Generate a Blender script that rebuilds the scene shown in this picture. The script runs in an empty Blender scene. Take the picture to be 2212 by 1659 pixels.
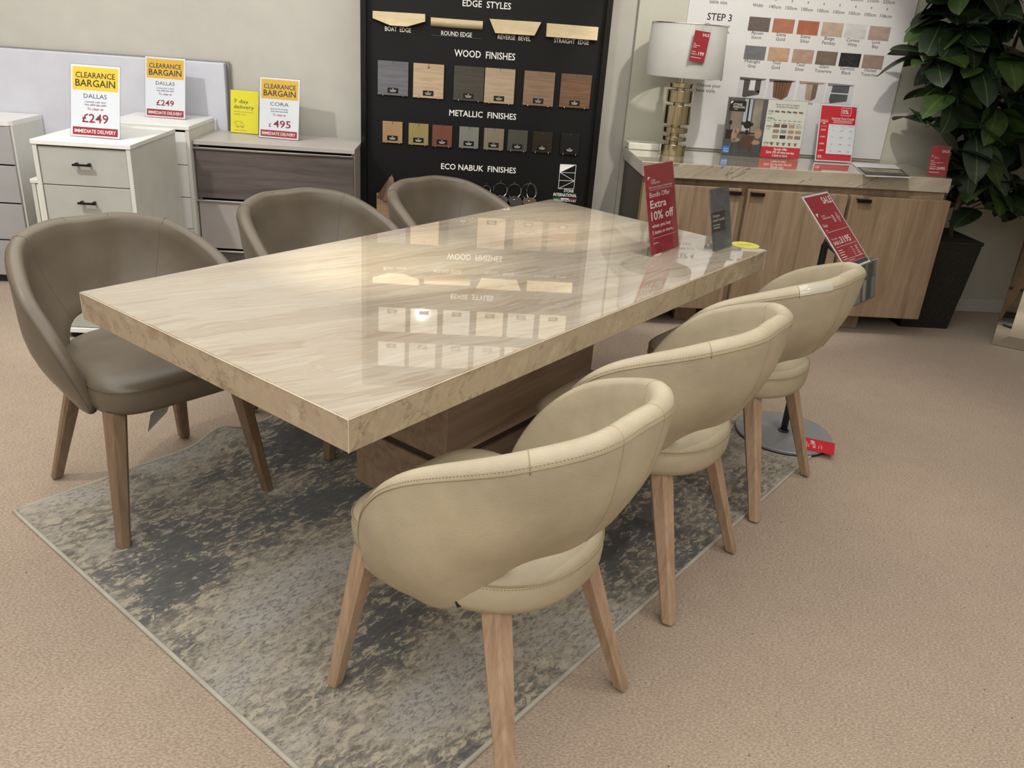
import bpy, bmesh, math, random
from mathutils import Vector, Matrix
import numpy as np
R = math.radians
SC = bpy.context.scene
COL = SC.collection
random.seed(7)

# ------------------------------------------------------------------ camera
FPX = 1776.672
FW = Vector((0.07100891, 0.91371652, -0.4000998)); RT = Vector((0.99656022, -0.04780549, 0.06769308)); UP = Vector((-0.04272532, 0.40353036, 0.91396816))
CAM = Vector((0, 0, 1.45878))
cd = bpy.data.cameras.new('camera'); cam = bpy.data.objects.new('camera', cd); COL.objects.link(cam)
cd.sensor_fit = 'HORIZONTAL'; cd.sensor_width = 36; cd.lens = 36 * FPX / 2212; cd.clip_start = .05
cam.matrix_world = Matrix(((RT.x, UP.x, -FW.x, CAM.x), (RT.y, UP.y, -FW.y, CAM.y), (RT.z, UP.z, -FW.z, CAM.z), (0, 0, 0, 1)))
SC.camera = cam

# ------------------------------------------------------------------ world, lights, exposure
w = bpy.data.worlds.new('world'); SC.world = w; w.use_nodes = True
w.node_tree.nodes['Background'].inputs[0].default_value = (.9, .92, 1, 1); w.node_tree.nodes['Background'].inputs[1].default_value = .15
SC.view_settings.view_transform = 'Standard'; SC.view_settings.look = 'None'; SC.view_settings.gamma = 1; SC.view_settings.use_curve_mapping = False
SC.view_settings.exposure = 0.22
WARM = (1, .89, .74); NEUT = (1, .955, .89)
def spot(loc, aim, power, cone=50, blend=.5, col=WARM, rad=.035):
    l = bpy.data.lights.new('spot_light', 'SPOT'); l.energy = power; l.spot_size = R(cone); l.spot_blend = blend; l.color = col; l.shadow_soft_size = rad
    o = bpy.data.objects.new('spot_light', l); COL.objects.link(o); o.location = loc
    o.rotation_euler = (Vector(aim) - Vector(loc)).to_track_quat('-Z', 'Y').to_euler()
def area(loc, sx, sy, power, col=(1, .985, .965), rot=(0, 0, 0)):
    l = bpy.data.lights.new('added_fill_light', 'AREA'); l.shape = 'RECTANGLE'; l.size = sx; l.size_y = sy; l.energy = power; l.color = col
    o = bpy.data.objects.new('added_fill_light', l); COL.objects.link(o); o.location = loc; o.rotation_euler = rot
area((-.9, 2.0, 2.78), 5.0, 4.6, 112)  # added ambient fill under the ceiling, no fitting known there
area((.1, -1.5, 2.78), 6.5, 2.8, 98, (1, .985, .96))  # added fill behind the camera to brighten surfaces facing it
spot((-.95, 1.75, 2.74), (-.22, 2.52, .76), 230, 22, 1.0, (1, .91, .70))
spot((.55, 2.2, 2.74), (.33, 3.15, .76), 190, 22, 1.0, (1, .91, .72))
spot((-.34, 1.44, 2.74), (-.15, 4.6, 1.6), 55, 40, .7, NEUT)
spot((1.3, 3.05, 2.74), (1.5, 4.6, 1.1), 85, 54, .3, (1, .95, .86))
spot((-2.1, 2.3, 2.74), (-1.6, 4.4, .95), 120, 66, .7, (1, .985, .955))
spot((-1.9, 1.9, 2.74), (-1.75, 2.75, 0), 60, 46, .8)
spot((2.0, 2.6, 2.74), (1.75, 3.0, 0), 38, 46, .8)
spot((1.9, 1.2, 2.74), (.8, 1.9, .3), 34, 60, .7, NEUT)

# ------------------------------------------------------------------ pixel helpers (photograph frame 2212x1659) used to take positions off known planes
def ray(x, y): return FW + RT * ((x - 1106) / FPX) - UP * ((y - 829.5) / FPX)
def onz(x, y, z=0.0): d = ray(x, y); return CAM + d * ((z - CAM.z) / d.z)
def ony(x, y, Y): d = ray(x, y); return CAM + d * ((Y - CAM.y) / d.y)

# ------------------------------------------------------------------ node helpers
def lin(c):
    return tuple(((v / 255) / 12.92 if v / 255 <= .04045 else (((v / 255) + .055) / 1.055) ** 2.4) for v in c) + (1,)
class NT:
    def __init__(s, name):
        s.m = bpy.data.materials.new(name); s.m.use_nodes = True; s.n = s.m.node_tree.nodes; s.l = s.m.node_tree.links; s.b = s.n['Principled BSDF']
    def add(s, t, ins=None, **kw):
        n = s.n.new(t)
        for k, v in kw.items(): setattr(n, k, v)
        for k, v in (ins or {}).items():
            if isinstance(v, bpy.types.NodeSocket): s.l.new(v, n.inputs[k])
            else: n.inputs[k].default_value = v
        return n
    def coord(s, scale=(1, 1, 1), rot=(0, 0, 0), loc=(0, 0, 0), kind='Object'):
        t = s.add('ShaderNodeTexCoord'); m = s.add('ShaderNodeMapping', {0: t.outputs[kind], 'Scale': scale, 'Rotation': rot, 'Location': loc}); return m.outputs[0]
    def noise(s, vec, scale=5, detail=4, rough=.55, dist=0.0):
        return s.add('ShaderNodeTexNoise', {'Vector': vec, 'Scale': scale, 'Detail': detail, 'Roughness': rough, 'Distortion': dist}).outputs[0]
    def ramp(s, fac, stops, interp='LINEAR'):
        r = s.add('ShaderNodeValToRGB', {0: fac}); r.color_ramp.interpolation = interp; e = r.color_ramp.elements
        while len(e) > len(stops): e.remove(e[-1])
        while len(e) < len(stops): e.new(1)
        for i, (p, c) in enumerate(stops):
            e[i].position = p; e[i].color = lin(c) if len(c) == 3 else c
        return r.outputs[0]
    def mix(s, f, a, b, mode='MIX'):
        n = s.add('ShaderNodeMix', data_type='RGBA', blend_type=mode)
        for k, v in ((0, f), (6, a), (7, b)):
            if isinstance(v, bpy.types.NodeSocket): s.l.new(v, n.inputs[k])
            else: n.inputs[k].default_value = lin(v) if isinstance(v, tuple) and len(v) == 3 else v
        return n.outputs[2]
    def math(s, op, a, b=0.0, c=0.0):
        n = s.add('ShaderNodeMath', operation=op)
        for i, v in enumerate((a, b, c)):
            if isinstance(v, bpy.types.NodeSocket): s.l.new(v, n.inputs[i])
            else: n.inputs[i].default_value = v
        return n.outputs[0]
    def set(s, **kw):
        for k, v in kw.items():
            k = k.replace('_', ' ')
            if isinstance(v, bpy.types.NodeSocket): s.l.new(v, s.b.inputs[k])
            else: s.b.inputs[k].default_value = v
        return s
    def bump(s, h, strength=.3, dist=.01):
        b = s.add('ShaderNodeBump', {'Height': h, 'Strength': strength, 'Distance': dist}); s.l.new(b.outputs[0], s.b.inputs['Normal'])
BLK = (0, 0, 0, 1); WHT = (1, 1, 1, 1)
MC = {}
def plain(c, rough=.5, metal=0, coat=0, var=.06, spec=.5):
    """flat paint with a faint procedural mottle"""
    k = (c, rough, metal, coat, var, spec)
    if k in MC: return MC[k]
    t = NT('paint'); v = t.coord(); n = t.noise(v, 9, 3)
    a = tuple(max(0, x * (1 - var)) for x in c); b = tuple(min(255, x * (1 + var)) for x in c)
    t.set(Base_Color=t.ramp(n, [(.3, a), (.7, b)]), Roughness=rough, Metallic=metal, Coat_Weight=coat); t.set(**{'Specular_IOR_Level': spec})
    MC[k] = t.m; return t.m
def wood(name, c0, c1, c2, axis='x', scale=1.0, rough=.45, knots=True):
    t = NT(name)
    sc = {'x': (1.1, 16, 16), 'y': (16, 1.1, 16), 'z': (16, 16, 1.1)}[axis]
    sc = tuple(v * scale for v in sc)
    v = t.coord(sc); n = t.noise(v, 1.6, 5, .6, .9)
    v2 = t.coord(tuple(x * 7 for x in sc)); f = t.noise(v2, 2.5, 3, .6)
    col = t.ramp(n, [(.28, c0), (.5, c1), (.74, c2)])
    col = t.mix(t.ramp(f, [(.35, (0, 0, 0)), (.6, (120, 120, 120))]), col, c0)
    t.set(Base_Color=col, Roughness=rough); t.bump(f, .12, .002); return t.m

# ------------------------------------------------------------------ materials
def m_marble(name, ang, stops, vein, gold, stretch=(.55, 8, 8), rough=.03, tilt=0, hair=.5, warp_amt=.16):
    t = NT(name)
    v = t.coord((1, 1, 1), (0, 0, R(ang)))
    if tilt: v = t.add('ShaderNodeMapping', {0: v, 'Rotation': (0, tilt, 0)}).outputs[0]
    warp = t.add('ShaderNodeTexNoise', {'Vector': v, 'Scale': 1.7, 'Detail': 3.0, 'Roughness': .5})
    wv = t.add('ShaderNodeVectorMath', {0: warp.outputs[1], 1: (.5, .5, .5)}, operation='SUBTRACT')
    wv = t.add('ShaderNodeVectorMath', {0: wv.outputs[0], 'Scale': warp_amt}, operation='SCALE')
    vv = t.add('ShaderNodeVectorMath', {0: v, 1: wv.outputs[0]}, operation='ADD').outputs[0]
    s1 = t.add('ShaderNodeVectorMath', {0: vv, 1: stretch}, operation='MULTIPLY').outputs[0]
    n1 = t.noise(s1, 1.5, 6, .58)
    col = t.ramp(n1, stops)
    # fine streaks
    s2 = t.add('ShaderNodeVectorMath', {0: vv, 1: (stretch[0] * 1.6, stretch[1] * 3.2, stretch[2] * 3.2)}, operation='MULTIPLY').outputs[0]
    n2 = t.noise(s2, 1.5, 6, .62)
    ridge = t.math('ABSOLUTE', t.math('SUBTRACT', n2, .5))
    vm = t.ramp(ridge, [(0, (255, 255, 255)), (.018, (90, 90, 90)), (.05, (0, 0, 0))])
    g = t.noise(t.coord((.8, 3, 1), (0, 0, R(ang))), 1.3, 2)
    vm = t.mix(1.0, vm, t.ramp(g, [(.38, (25, 25, 25)), (.62, (150, 150, 150))]), 'MULTIPLY')
    col = t.mix(vm, col, vein)
    # long dark hair veins
    s3 = t.add('ShaderNodeVectorMath', {0: vv, 1: (.32, 2.6, 2.6)}, operation='MULTIPLY').outputs[0]
    r3 = t.math('ABSOLUTE', t.math('SUBTRACT', t.noise(s3, 1.7, 7, .55), .5))
    col = t.mix(t.ramp(r3, [(0, (int(255 * hair),) * 3), (.004, (int(110 * hair),) * 3), (.012, (0, 0, 0))]), col, tuple(int(x * .68) for x in vein))
    if gold:
        gn = t.noise(t.coord((.55, 2.6, 1), (0, 0, R(ang)), (.3, .1, 0)), 1.5, 3)
        col = t.mix(t.ramp(gn, [(.5, (0, 0, 0)), (.68, (120, 120, 120))]), col, gold)
    # pale chips
    vor = t.add('ShaderNodeTexVoronoi', {'Vector': s1, 'Scale': 9.0}, feature='F1').outputs[0]
    chip = t.math('MULTIPLY', t.math('LESS_THAN', vor, .16), t.math('GREATER_THAN', t.noise(v, 6, 2), .57))
    col = t.mix(t.math('MULTIPLY', chip, .35), col, (222, 212, 190))
    t.set(Base_Color=col, Roughness=rough, IOR=1.6, Coat_Weight=1.0 if rough < .1 else .1, Coat_Roughness=.0, Coat_IOR=1.55)
    return t.m
M = {}
M['table_top'] = m_marble('polished beige marble', 15, [(.28, (158, 144, 124)), (.36, (176, 164, 146)), (.43, (170, 156, 136)), (.455, (186, 175, 157)), (.54, (180, 168, 149)), (.56, (191, 182, 165)), (.70, (178, 165, 144))], (132, 112, 88), (180, 154, 108))
M['table_edge'] = m_marble('beige marble edge', -45, [(.28, (140, 121, 98)), (.42, (166, 148, 124)), (.45, (178, 162, 137)), (.58, (172, 154, 129)), (.72, (190, 175, 151))], (112, 92, 70), None, (1.6, 9, 9), .22, R(32), .7, .07)
M['side_top'] = m_marble('grey beige marble', 10, [(.25, (150, 141, 125)), (.45, (170, 161, 143)), (.7, (188, 180, 162))], (104, 86, 70), None, (1.2, 6, 6), .08, R(30), .9, .07)
M['edge_stone'] = m_marble('cream travertine', 5, [(.25, (200, 180, 140)), (.5, (215, 197, 158)), (.75, (228, 214, 180))], (180, 155, 112), None, (3, 6, 6), .35)
def m_stone(c, v): return m_marble('sample stone', 40, [(.3, tuple(int(x * .93) for x in c)), (.7, c)], v, None, (4, 9, 9), .05)

def m_carpet():
    t = NT('beige carpet'); v = t.coord()
    big = t.noise(v, .9, 3, .6); mid = t.noise(v, 14, 4, .65); v3 = t.coord((1, 2.2, 1), (0, 0, .2)); fine = t.noise(v3, 120, 4, .75); spk = t.noise(v, 420, 2, .8)
    col = t.ramp(big, [(.3, (166, 149, 132)), (.55, (175, 158, 140)), (.75, (184, 167, 148))])
    col = t.mix(t.ramp(mid, [(.38, (0, 0, 0)), (.7, (140, 140, 140))]), col, (150, 131, 117))
    col = t.mix(t.ramp(fine, [(.38, (200, 200, 200)), (.5, (0, 0, 0))]), col, (126, 107, 92))
    col = t.mix(t.ramp(fine, [(.5, (0, 0, 0)), (.64, (190, 190, 190))]), col, (214, 196, 177))
    vs = t.add('ShaderNodeTexVoronoi', {'Vector': v, 'Scale': 13.0}, feature='F1').outputs[0]
    col = t.mix(t.math('MULTIPLY', t.math('LESS_THAN', vs, .035), .8), col, (70, 56, 48))
    t.set(Base_Color=col, Roughness=.97); t.set(**{'Specular_IOR_Level': .1, 'Sheen_Weight': .15})
    t.bump(t.math('ADD', fine, t.math('MULTIPLY', mid, .5)), .55, .004); return t.m
M['carpet'] = m_carpet()
def m_rug():
    t = NT('distressed grey rug'); v = t.coord()
    vs = t.coord((1, 1, 1), (0, 0, 0))
    x = t.add('ShaderNodeSeparateXYZ', {0: vs})
    big = t.noise(t.coord((1.15, 1.9, 1), (0, 0, -.1), (.35, .25, 0)), 1.25, 4, .6, .3)
    flake = t.noise(t.coord((1.0, 2.0, 1), (0, 0, .05)), 26, 6, .72, .6)
    flake2 = t.noise(t.coord((1.1, 2.3, 1), (0, 0, .05), (3, 1, 0)), 55, 5, .7, .4)
    m = t.math('ADD', t.math('MULTIPLY', big, 1.0), t.math('MULTIPLY', t.math('SUBTRACT', flake, .5), .55))
    # woven design: a charcoal field across one end, pale band, grey speckled field
    def blob(cx, cy, rx, ry, amt, a=0.0):
        dx = t.math('SUBTRACT', x.outputs[0], cx); dy = t.math('SUBTRACT', x.outputs[1], cy)
        c, s = math.cos(a), math.sin(a)
        ux = t.math('DIVIDE', t.math('ADD', t.math('MULTIPLY', dx, c), t.math('MULTIPLY', dy, s)), rx); uy = t.math('DIVIDE', t.math('SUBTRACT', t.math('MULTIPLY', dy, c), t.math('MULTIPLY', dx, s)), ry)
        d = t.math('ADD', t.math('MULTIPLY', ux, ux), t.math('MULTIPLY', uy, uy))
        return t.math('MULTIPLY', t.math('MAXIMUM', t.math('SUBTRACT', 1, d), 0), amt)
    for b in RUG_BLOBS: m = t.math('ADD', m, blob(*b))
    col = t.ramp(m, [(.28, (84, 86, 88)), (.38, (102, 103, 103)), (.43, (134, 128, 116)), (.48, (164, 157, 143)), (.56, (174, 169, 160)), (.70, (188, 184, 179))])
    col = t.mix(t.ramp(flake2, [(.42, (200, 200, 200)), (.49, (0, 0, 0))]), col, (88, 86, 80))
    lt = t.math('MULTIPLY', t.math('GREATER_THAN', flake, .55), t.math('LESS_THAN', t.math('ABSOLUTE', t.math('SUBTRACT', m, .5)), .11))
    col = t.mix(t.math('MULTIPLY', lt, .8), col, (190, 180, 158))
    ol = t.noise(t.coord((1, 1.5, 1), (0, 0, 0), (5, 5, 0)), 3.1, 3)
    col = t.mix(t.ramp(ol, [(.56, (0, 0, 0)), (.72, (90, 90, 90))]), col, (112, 95, 72))
    t.set(Base_Color=col, Roughness=.9); t.set(**{'Specular_IOR_Level': .15, 'Sheen_Weight': .2})
    t.bump(t.math('ADD', t.math('MULTIPLY', flake, .8), t.math('MULTIPLY', flake2, .6)), .8, .009); return t.m
# rug frame: x along the long side (0..2.3), y across it (0..1.63)
RUG_BLOBS = [(.62, 1.15, .5, .42, -.20, 0), (.28, 1.25, .22, .3, -.10, 0), (.15, .95, .16, .12, -.10, 0), (.75, .62, .35, .16, -.12, .2), (.28, .62, .42, .20, .17, .3), (.75, .3, .3, .25, .05, 0), (.12, 1.5, .25, .14, .12, 0), (1.5, .25, .8, .4, -.06, 0), (.3, .12, .18, .14, .08, 0)]
M['rug'] = m_rug()
M['binding'] = plain((176, 172, 160), .85)
def m_leather(name, c, rough, grain=320, bs=.12, coat=0.0, var=.07):
    t = NT(name); v = t.coord(); big = t.noise(v, 6, 3); g = t.add('ShaderNodeTexVoronoi', {'Vector': v, 'Scale': float(grain)}, feature='F1').outputs[0]
    a = tuple(x * (1 - var) for x in c); b = tuple(min(255, x * (1 + var)) for x in c)
    t.set(Base_Color=t.ramp(big, [(.3, a), (.7, b)]), Roughness=t.add('ShaderNodeMapRange', {0: big, 3: rough - .05, 4: rough + .08}).outputs[0], Coat_Weight=coat, Coat_Roughness=.3)
    t.bump(g, bs, .0012); return t.m
M['cream'] = m_leather('cream leather', (180, 169, 144), .52, 300, .3)
M['cream_seam'] = plain((160, 145, 112), .7)
M['taupe'] = m_leather('taupe leather', (108, 99, 85), .36, 380, .07, .12)
M['taupe_seam'] = plain((98, 89, 76), .6)
M['leg'] = wood('beech wood', (150, 124, 101), (174, 147, 122), (190, 164, 138), 'z', 1.6, .42)
M['leg_dark'] = wood('stained beech wood', (112, 92, 73), (132, 110, 89), (148, 126, 104), 'z', 1.6, .42)
M['oak_side'] = wood('oak front', (116, 96, 77), (144, 123, 100), (162, 141, 117), 'z', .8)
M['oak_h'] = wood('oak plinth', (126, 106, 88), (152, 131, 110), (170, 149, 128), 'x', .9, .5)
M['oak_h_shaded'] = wood('oak plinth shaded side', (90, 73, 58), (117, 96, 77), (135, 113, 92), 'x', .9, .5)  # copy of the plinth oak with side shade put into its colour
M['ash_dark'] = wood('smoked ash', (70, 64, 61), (92, 84, 80), (104, 96, 91), 'x', .8)
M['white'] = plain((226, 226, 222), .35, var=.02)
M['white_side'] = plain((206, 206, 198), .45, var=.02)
M['greyfront'] = plain((172, 173, 166), .45, var=.02)
M['greyfront2'] = plain((164, 163, 163), .45, var=.02)
M['taupefront'] = plain((160, 154, 150), .35, var=.02)
M['taupetop'] = plain((172, 166, 160), .4, var=.02)
M['blackmetal'] = plain((28, 28, 30), .4, .6)
M['chrome'] = plain((205, 205, 205), .18, 1, var=.01)
M['steel'] = plain((150, 153, 158), .42, .25, var=.03)
M['darksteel'] = plain((70, 74, 78), .4, .7)
M['brass'] = plain((204, 194, 166), .14, 1, var=.03)
M['shade'] = plain((166, 166, 160), .9, var=.02)
M['wall'] = plain((196, 191, 176), .85, var=.015)
M['wall_cool'] = plain((184, 181, 172), .85, var=.015)
M['wall_cream'] = plain((190, 188, 174), .85, var=.015)
M['skirt'] = plain((196, 195, 190), .5, var=.01)
M['ceil'] = plain((225, 222, 214), .9, var=.01)
M['board'] = plain((15, 17, 17), .5, var=.1, spec=.25)
M['board_gloss'] = plain((14, 14, 14), .2, var=.1)
M['ink_w'] = plain((238, 238, 234), .6, var=.0)
M['ink_k'] = plain((34, 32, 38), .6, var=.0)
M['ink_n'] = plain((60, 62, 92), .6, var=.0)
M['ink_r'] = plain((140, 24, 44), .6, var=.0)
M['paper'] = plain((226, 228, 234), .5, var=.0)
M['paper_cream'] = plain((224, 223, 214), .5, var=.0)
M['yel'] = plain((236, 200, 40), .5, var=.0)
M['yel2'] = plain((226, 178, 52), .5, var=.0)
M['lemon'] = plain((236, 222, 30), .5, var=.0)
M['crim'] = plain((160, 24, 48), .45, var=.0)
M['red'] = plain((206, 34, 52), .45, var=.0)
M['blue'] = plain((28, 128, 208), .5, var=.0)
M['pot'] = None
def m_pot():
    t = NT('woven black planter'); v = t.coord(); wv = t.add('ShaderNodeTexWave', {'Vector': v, 'Scale': 34.0, 'Distortion': 2.0}, bands_direction='Z').outputs[1]; wx = t.add('ShaderNodeTexWave', {'Vector': v, 'Scale': 26.0}, bands_direction='X').outputs[1]
    h = t.math('MULTIPLY', wv, wx); t.set(Base_Color=t.ramp(h, [(0, (16, 15, 14)), (1, (46, 42, 38))]), Roughness=.6); t.bump(h, .7, .006); return t.m
M['pot'] = m_pot()
def m_leaf(c, c2):
    t = NT('leaf green'); v = t.coord(); n = t.noise(v, 12, 3); x = t.add('ShaderNodeSeparateXYZ', {0: t.coord()})
    ax = t.math('ABSOLUTE', x.outputs[0]); mid = t.math('LESS_THAN', ax, .0022)
    sv = t.math('SINE', t.math('MULTIPLY', t.math('ADD', x.outputs[1], t.math('MULTIPLY', ax, -1.1)), 330)); veins = t.math('MULTIPLY', t.math('GREATER_THAN', sv, .93), .25)
    col = t.ramp(n, [(.3, c), (.7, c2)]); col = t.mix(t.math('MAXIMUM', t.math('MULTIPLY', mid, .6), veins), col, (92, 112, 62))
    t.set(Base_Color=col, Roughness=.5, Coat_Weight=.05); return t.m
M['leaf1'] = m_leaf((14, 28, 15), (26, 48, 23)); M['leaf2'] = m_leaf((34, 52, 20), (60, 84, 34))
M['bark'] = wood('bark', (60, 46, 32), (96, 76, 54), (128, 106, 80), 'z', 2, .8)
M['soil'] = plain((34, 27, 22), .95)
def m_acrylic():
    t = NT('clear acrylic'); tr = t.add('ShaderNodeBsdfTransparent', {0: (.96, .97, .97, 1)}); gl = t.add('ShaderNodeBsdfGlossy', {0: (1, 1, 1, 1), 'Roughness': .03}); lw = t.add('ShaderNodeLayerWeight', {'Blend': .5}); fr = t.math('MULTIPLY_ADD', t.math('POWER', lw.outputs[1], 4.0), .6, .045)
    mx = t.add('ShaderNodeMixShader', {0: fr, 1: tr.outputs[0], 2: gl.outputs[0]}); t.l.new(mx.outputs[0], t.n['Material Output'].inputs[0]); return t.m
M['acrylic'] = m_acrylic()
M['mirror'] = plain((225, 228, 226), .02, 1, var=.0)

# ------------------------------------------------------------------ mesh helpers
def link(name, me, mats, parent=None, loc=None, rot=None, smooth=False, label=None, kind=None):
    o = bpy.data.objects.new(name, me); COL.objects.link(o)
    if not isinstance(mats, (list, tuple)): mats = [mats]
    if not me.materials:
        for m in mats: me.materials.append(m)
    if smooth:
        me.polygons.foreach_set('use_smooth', [True] * len(me.polygons))
    if parent: o.parent = parent
    if loc is not None: o.location = loc
    if rot is not None: o.rotation_euler = rot
    if label: o['label'] = label
    if kind: o['kind'] = kind
    return o
def thing(name, label, cat, loc=(0, 0, 0), rz=0, group=None):
    o = bpy.data.objects.new(name, None); COL.objects.link(o); o.empty_display_size = .05; o.location = loc; o.rotation_euler = (0, 0, rz); o['label'] = label; o['category'] = cat
    if group: o['group'] = group
    return o
def tag(o, label, cat, group=None):
    o['label'] = label; o['category'] = cat
    if group: o['group'] = group
    return o
def mesh(v, f, mi=None):
    me = bpy.data.meshes.new('m'); me.from_pydata([tuple(p) for p in v], [], f)
    if mi: me.polygons.foreach_set('material_index', mi)
    me.update(); return me
def bm_mesh(bm):
    me = bpy.data.meshes.new('m'); bm.to_mesh(me); bm.free(); me.update(); return me
def box(x0, x1, y0, y1, z0, z1, bev=.002, seg=1):
    bm = bmesh.new(); vs = [bm.verts.new(p) for p in ((x0, y0, z0), (x1, y0, z0), (x1, y1, z0), (x0, y1, z0), (x0, y0, z1), (x1, y0, z1), (x1, y1, z1), (x0, y1, z1))]
    for f in ((3, 2, 1, 0), (4, 5, 6, 7), (0, 1, 5, 4), (1, 2, 6, 5), (2, 3, 7, 6), (3, 0, 4, 7)): bm.faces.new([vs[i] for i in f])
    if bev: bmesh.ops.bevel(bm, geom=bm.edges[:], offset=bev, segments=seg, affect='EDGES', profile=.6)
    return bm_mesh(bm)
def multi(boxes, bev=0):
    v = []; f = []
    for (x0, x1, y0, y1, z0, z1) in boxes:
        k = len(v); v += [(x0, y0, z0), (x1, y0, z0), (x1, y1, z0), (x0, y1, z0), (x0, y0, z1), (x1, y0, z1), (x1, y1, z1), (x0, y1, z1)]
        f += [tuple(k + i for i in q) for q in ((3, 2, 1, 0), (4, 5, 6, 7), (0, 1, 5, 4), (1, 2, 6, 5), (2, 3, 7, 6), (3, 0, 4, 7))]
    return mesh(v, f)
def hexa(bot, top, bev=.002):
    """solid from four bottom and four top corners"""
    bm = bmesh.new(); vs = [bm.verts.new(p) for p in list(bot) + list(top)]
    for f in ((3, 2, 1, 0), (4, 5, 6, 7), (0, 1, 5, 4), (1, 2, 6, 5), (2, 3, 7, 6), (3, 0, 4, 7)): bm.faces.new([vs[i] for i in f])
    bmesh.ops.recalc_face_normals(bm, faces=bm.faces)
    if bev: bmesh.ops.bevel(bm, geom=bm.edges[:], offset=bev, segments=1, affect='EDGES')
    return bm_mesh(bm)
def lathe(prof, n=40, cap=True):
    v = []; f = []
    for r, z in prof:
        for i in range(n): a = 2 * math.pi * i / n; v.append((r * math.cos(a), r * math.sin(a), z))
    for k in range(len(prof) - 1):
        for i in range(n): j = (i + 1) % n; f.append((k * n + i, k * n + j, (k + 1) * n + j, (k + 1) * n + i))
    if cap:
        f.append(tuple(range(n - 1, -1, -1))); f.append(tuple(range((len(prof) - 1) * n, len(prof) * n)))
    return mesh(v, f)
def tube(pts, rad, n=6, closed=False, taper=None):
    pts = [Vector(p) for p in pts]; v = []; f = []; N = len(pts)
    up = Vector((0, 0, 1))
    for i, p in enumerate(pts):
        a = pts[(i - 1) % N] if closed or i > 0 else p; b = pts[(i + 1) % N] if closed or i < N - 1 else p
        t = (b - a).normalized(); s = t.cross(up)
        if s.length < .05: s = t.cross(Vector((1, 0, 0)))
        s.normalize(); u = s.cross(t); r = rad if taper is None else rad + (taper - rad) * i / (N - 1)
        for k in range(n): an = 2 * math.pi * k / n; v.append(p + s * (r * math.cos(an)) + u * (r * math.sin(an)))
    for i in range(N if closed else N - 1):
        j = (i + 1) % N
        for k in range(n): l = (k + 1) % n; f.append((i * n + k, j * n + k, j * n + l, i * n + l))
    if not closed: f.append(tuple(range(n))); f.append(tuple((N - 1) * n + k for k in range(n - 1, -1, -1)))
    return mesh(v, f)
def prism_xz(poly, y0, y1, bev=0):
    """polygon in x,z extruded from y0 to y1"""
    bm = bmesh.new(); a = [bm.verts.new((x, y0, z)) for x, z in poly]; b = [bm.verts.new((x, y1, z)) for x, z in poly]; n = len(poly)
    bm.faces.new(a); bm.faces.new(b[::-1])
    for i in range(n): j = (i + 1) % n; bm.faces.new((a[j], a[i], b[i], b[j]))
    bmesh.ops.recalc_face_normals(bm, faces=bm.faces)
    if bev: bmesh.ops.bevel(bm, geom=bm.edges[:], offset=bev, segments=1, affect='EDGES')
    return bm_mesh(bm)
# ---- lettering: Blender's built-in face, turned to mesh
GC = {}
def glyphs(s, bold):
    k = (s, bold)
    if k not in GC:
        c = bpy.data.curves.new('t', 'FONT'); c.body = s; c.resolution_u = 2; c.offset = .012 if bold else 0.0; c.fill_mode = 'FRONT'
        o = bpy.data.objects.new('t', c); me = bpy.data.meshes.new_from_object(o)
        v = np.array([tuple(x.co) for x in me.vertices]).reshape(-1, 3); fs = [tuple(p.vertices) for p in me.polygons]
        bpy.data.objects.remove(o); bpy.data.curves.remove(c); bpy.data.meshes.remove(me); GC[k] = (v, fs)
    return GC[k]
class Ink:
    """collects lettering and flat marks in an (x, z) plane facing -y"""
    def __init__(s, y=0.0): s.v = []; s.f = []; s.y = y
    def text(s, t, x, z, h, width=None, align='L', bold=False, slope=0.0):
        v, f = glyphs(t, bold)
        if len(v) == 0: return
        x0, x1 = v[:, 0].min(), v[:, 0].max(); sy = h / .69; sx = sy if width is None else width / (x1 - x0)
        wd = (x1 - x0) * sx; ox = x - (0 if align == 'L' else wd / 2 if align == 'C' else wd); k = len(s.v)
        for p in v: px = (p[0] - x0) * sx; s.v.append((ox + px, s.y, z + p[1] * sy + slope * px))
        s.f += [tuple(k + i for i in q) for q in f]
    def poly(s, pts, dy=0.0):
        k = len(s.v); s.v += [(x, s.y + dy, z) for x, z in pts]; s.f.append(tuple(k + i for i in range(len(pts))))
    def rect(s, x0, x1, z0, z1, dy=0.0): s.poly([(x0, z0), (x1, z0), (x1, z1), (x0, z1)], dy)
    def line(s, a, b, w):
        dx, dz = b[0] - a[0], b[1] - a[1]; l = math.hypot(dx, dz) or 1; nx, nz = -dz / l * w / 2, dx / l * w / 2
        s.poly([(a[0] - nx, a[1] - nz), (b[0] - nx, b[1] - nz), (b[0] + nx, b[1] + nz), (a[0] + nx, a[1] + nz)])
    def build(s, name, mat, parent, **kw): return link(name, mesh(s.v, s.f), mat, parent, **kw)
LINES = []
def px_text(ink, t, x1, y1, x2, y2, h, Y, bold=False):
    if ink is None: ink = Ink(Y); LINES.append(ink)
    a = ony(x1, y1, Y); b = ony(x2, y2, Y); z = (a.z + b.z) / 2
    ink.text(t, a.x, z, h, width=b.x - a.x, bold=bold)

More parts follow.
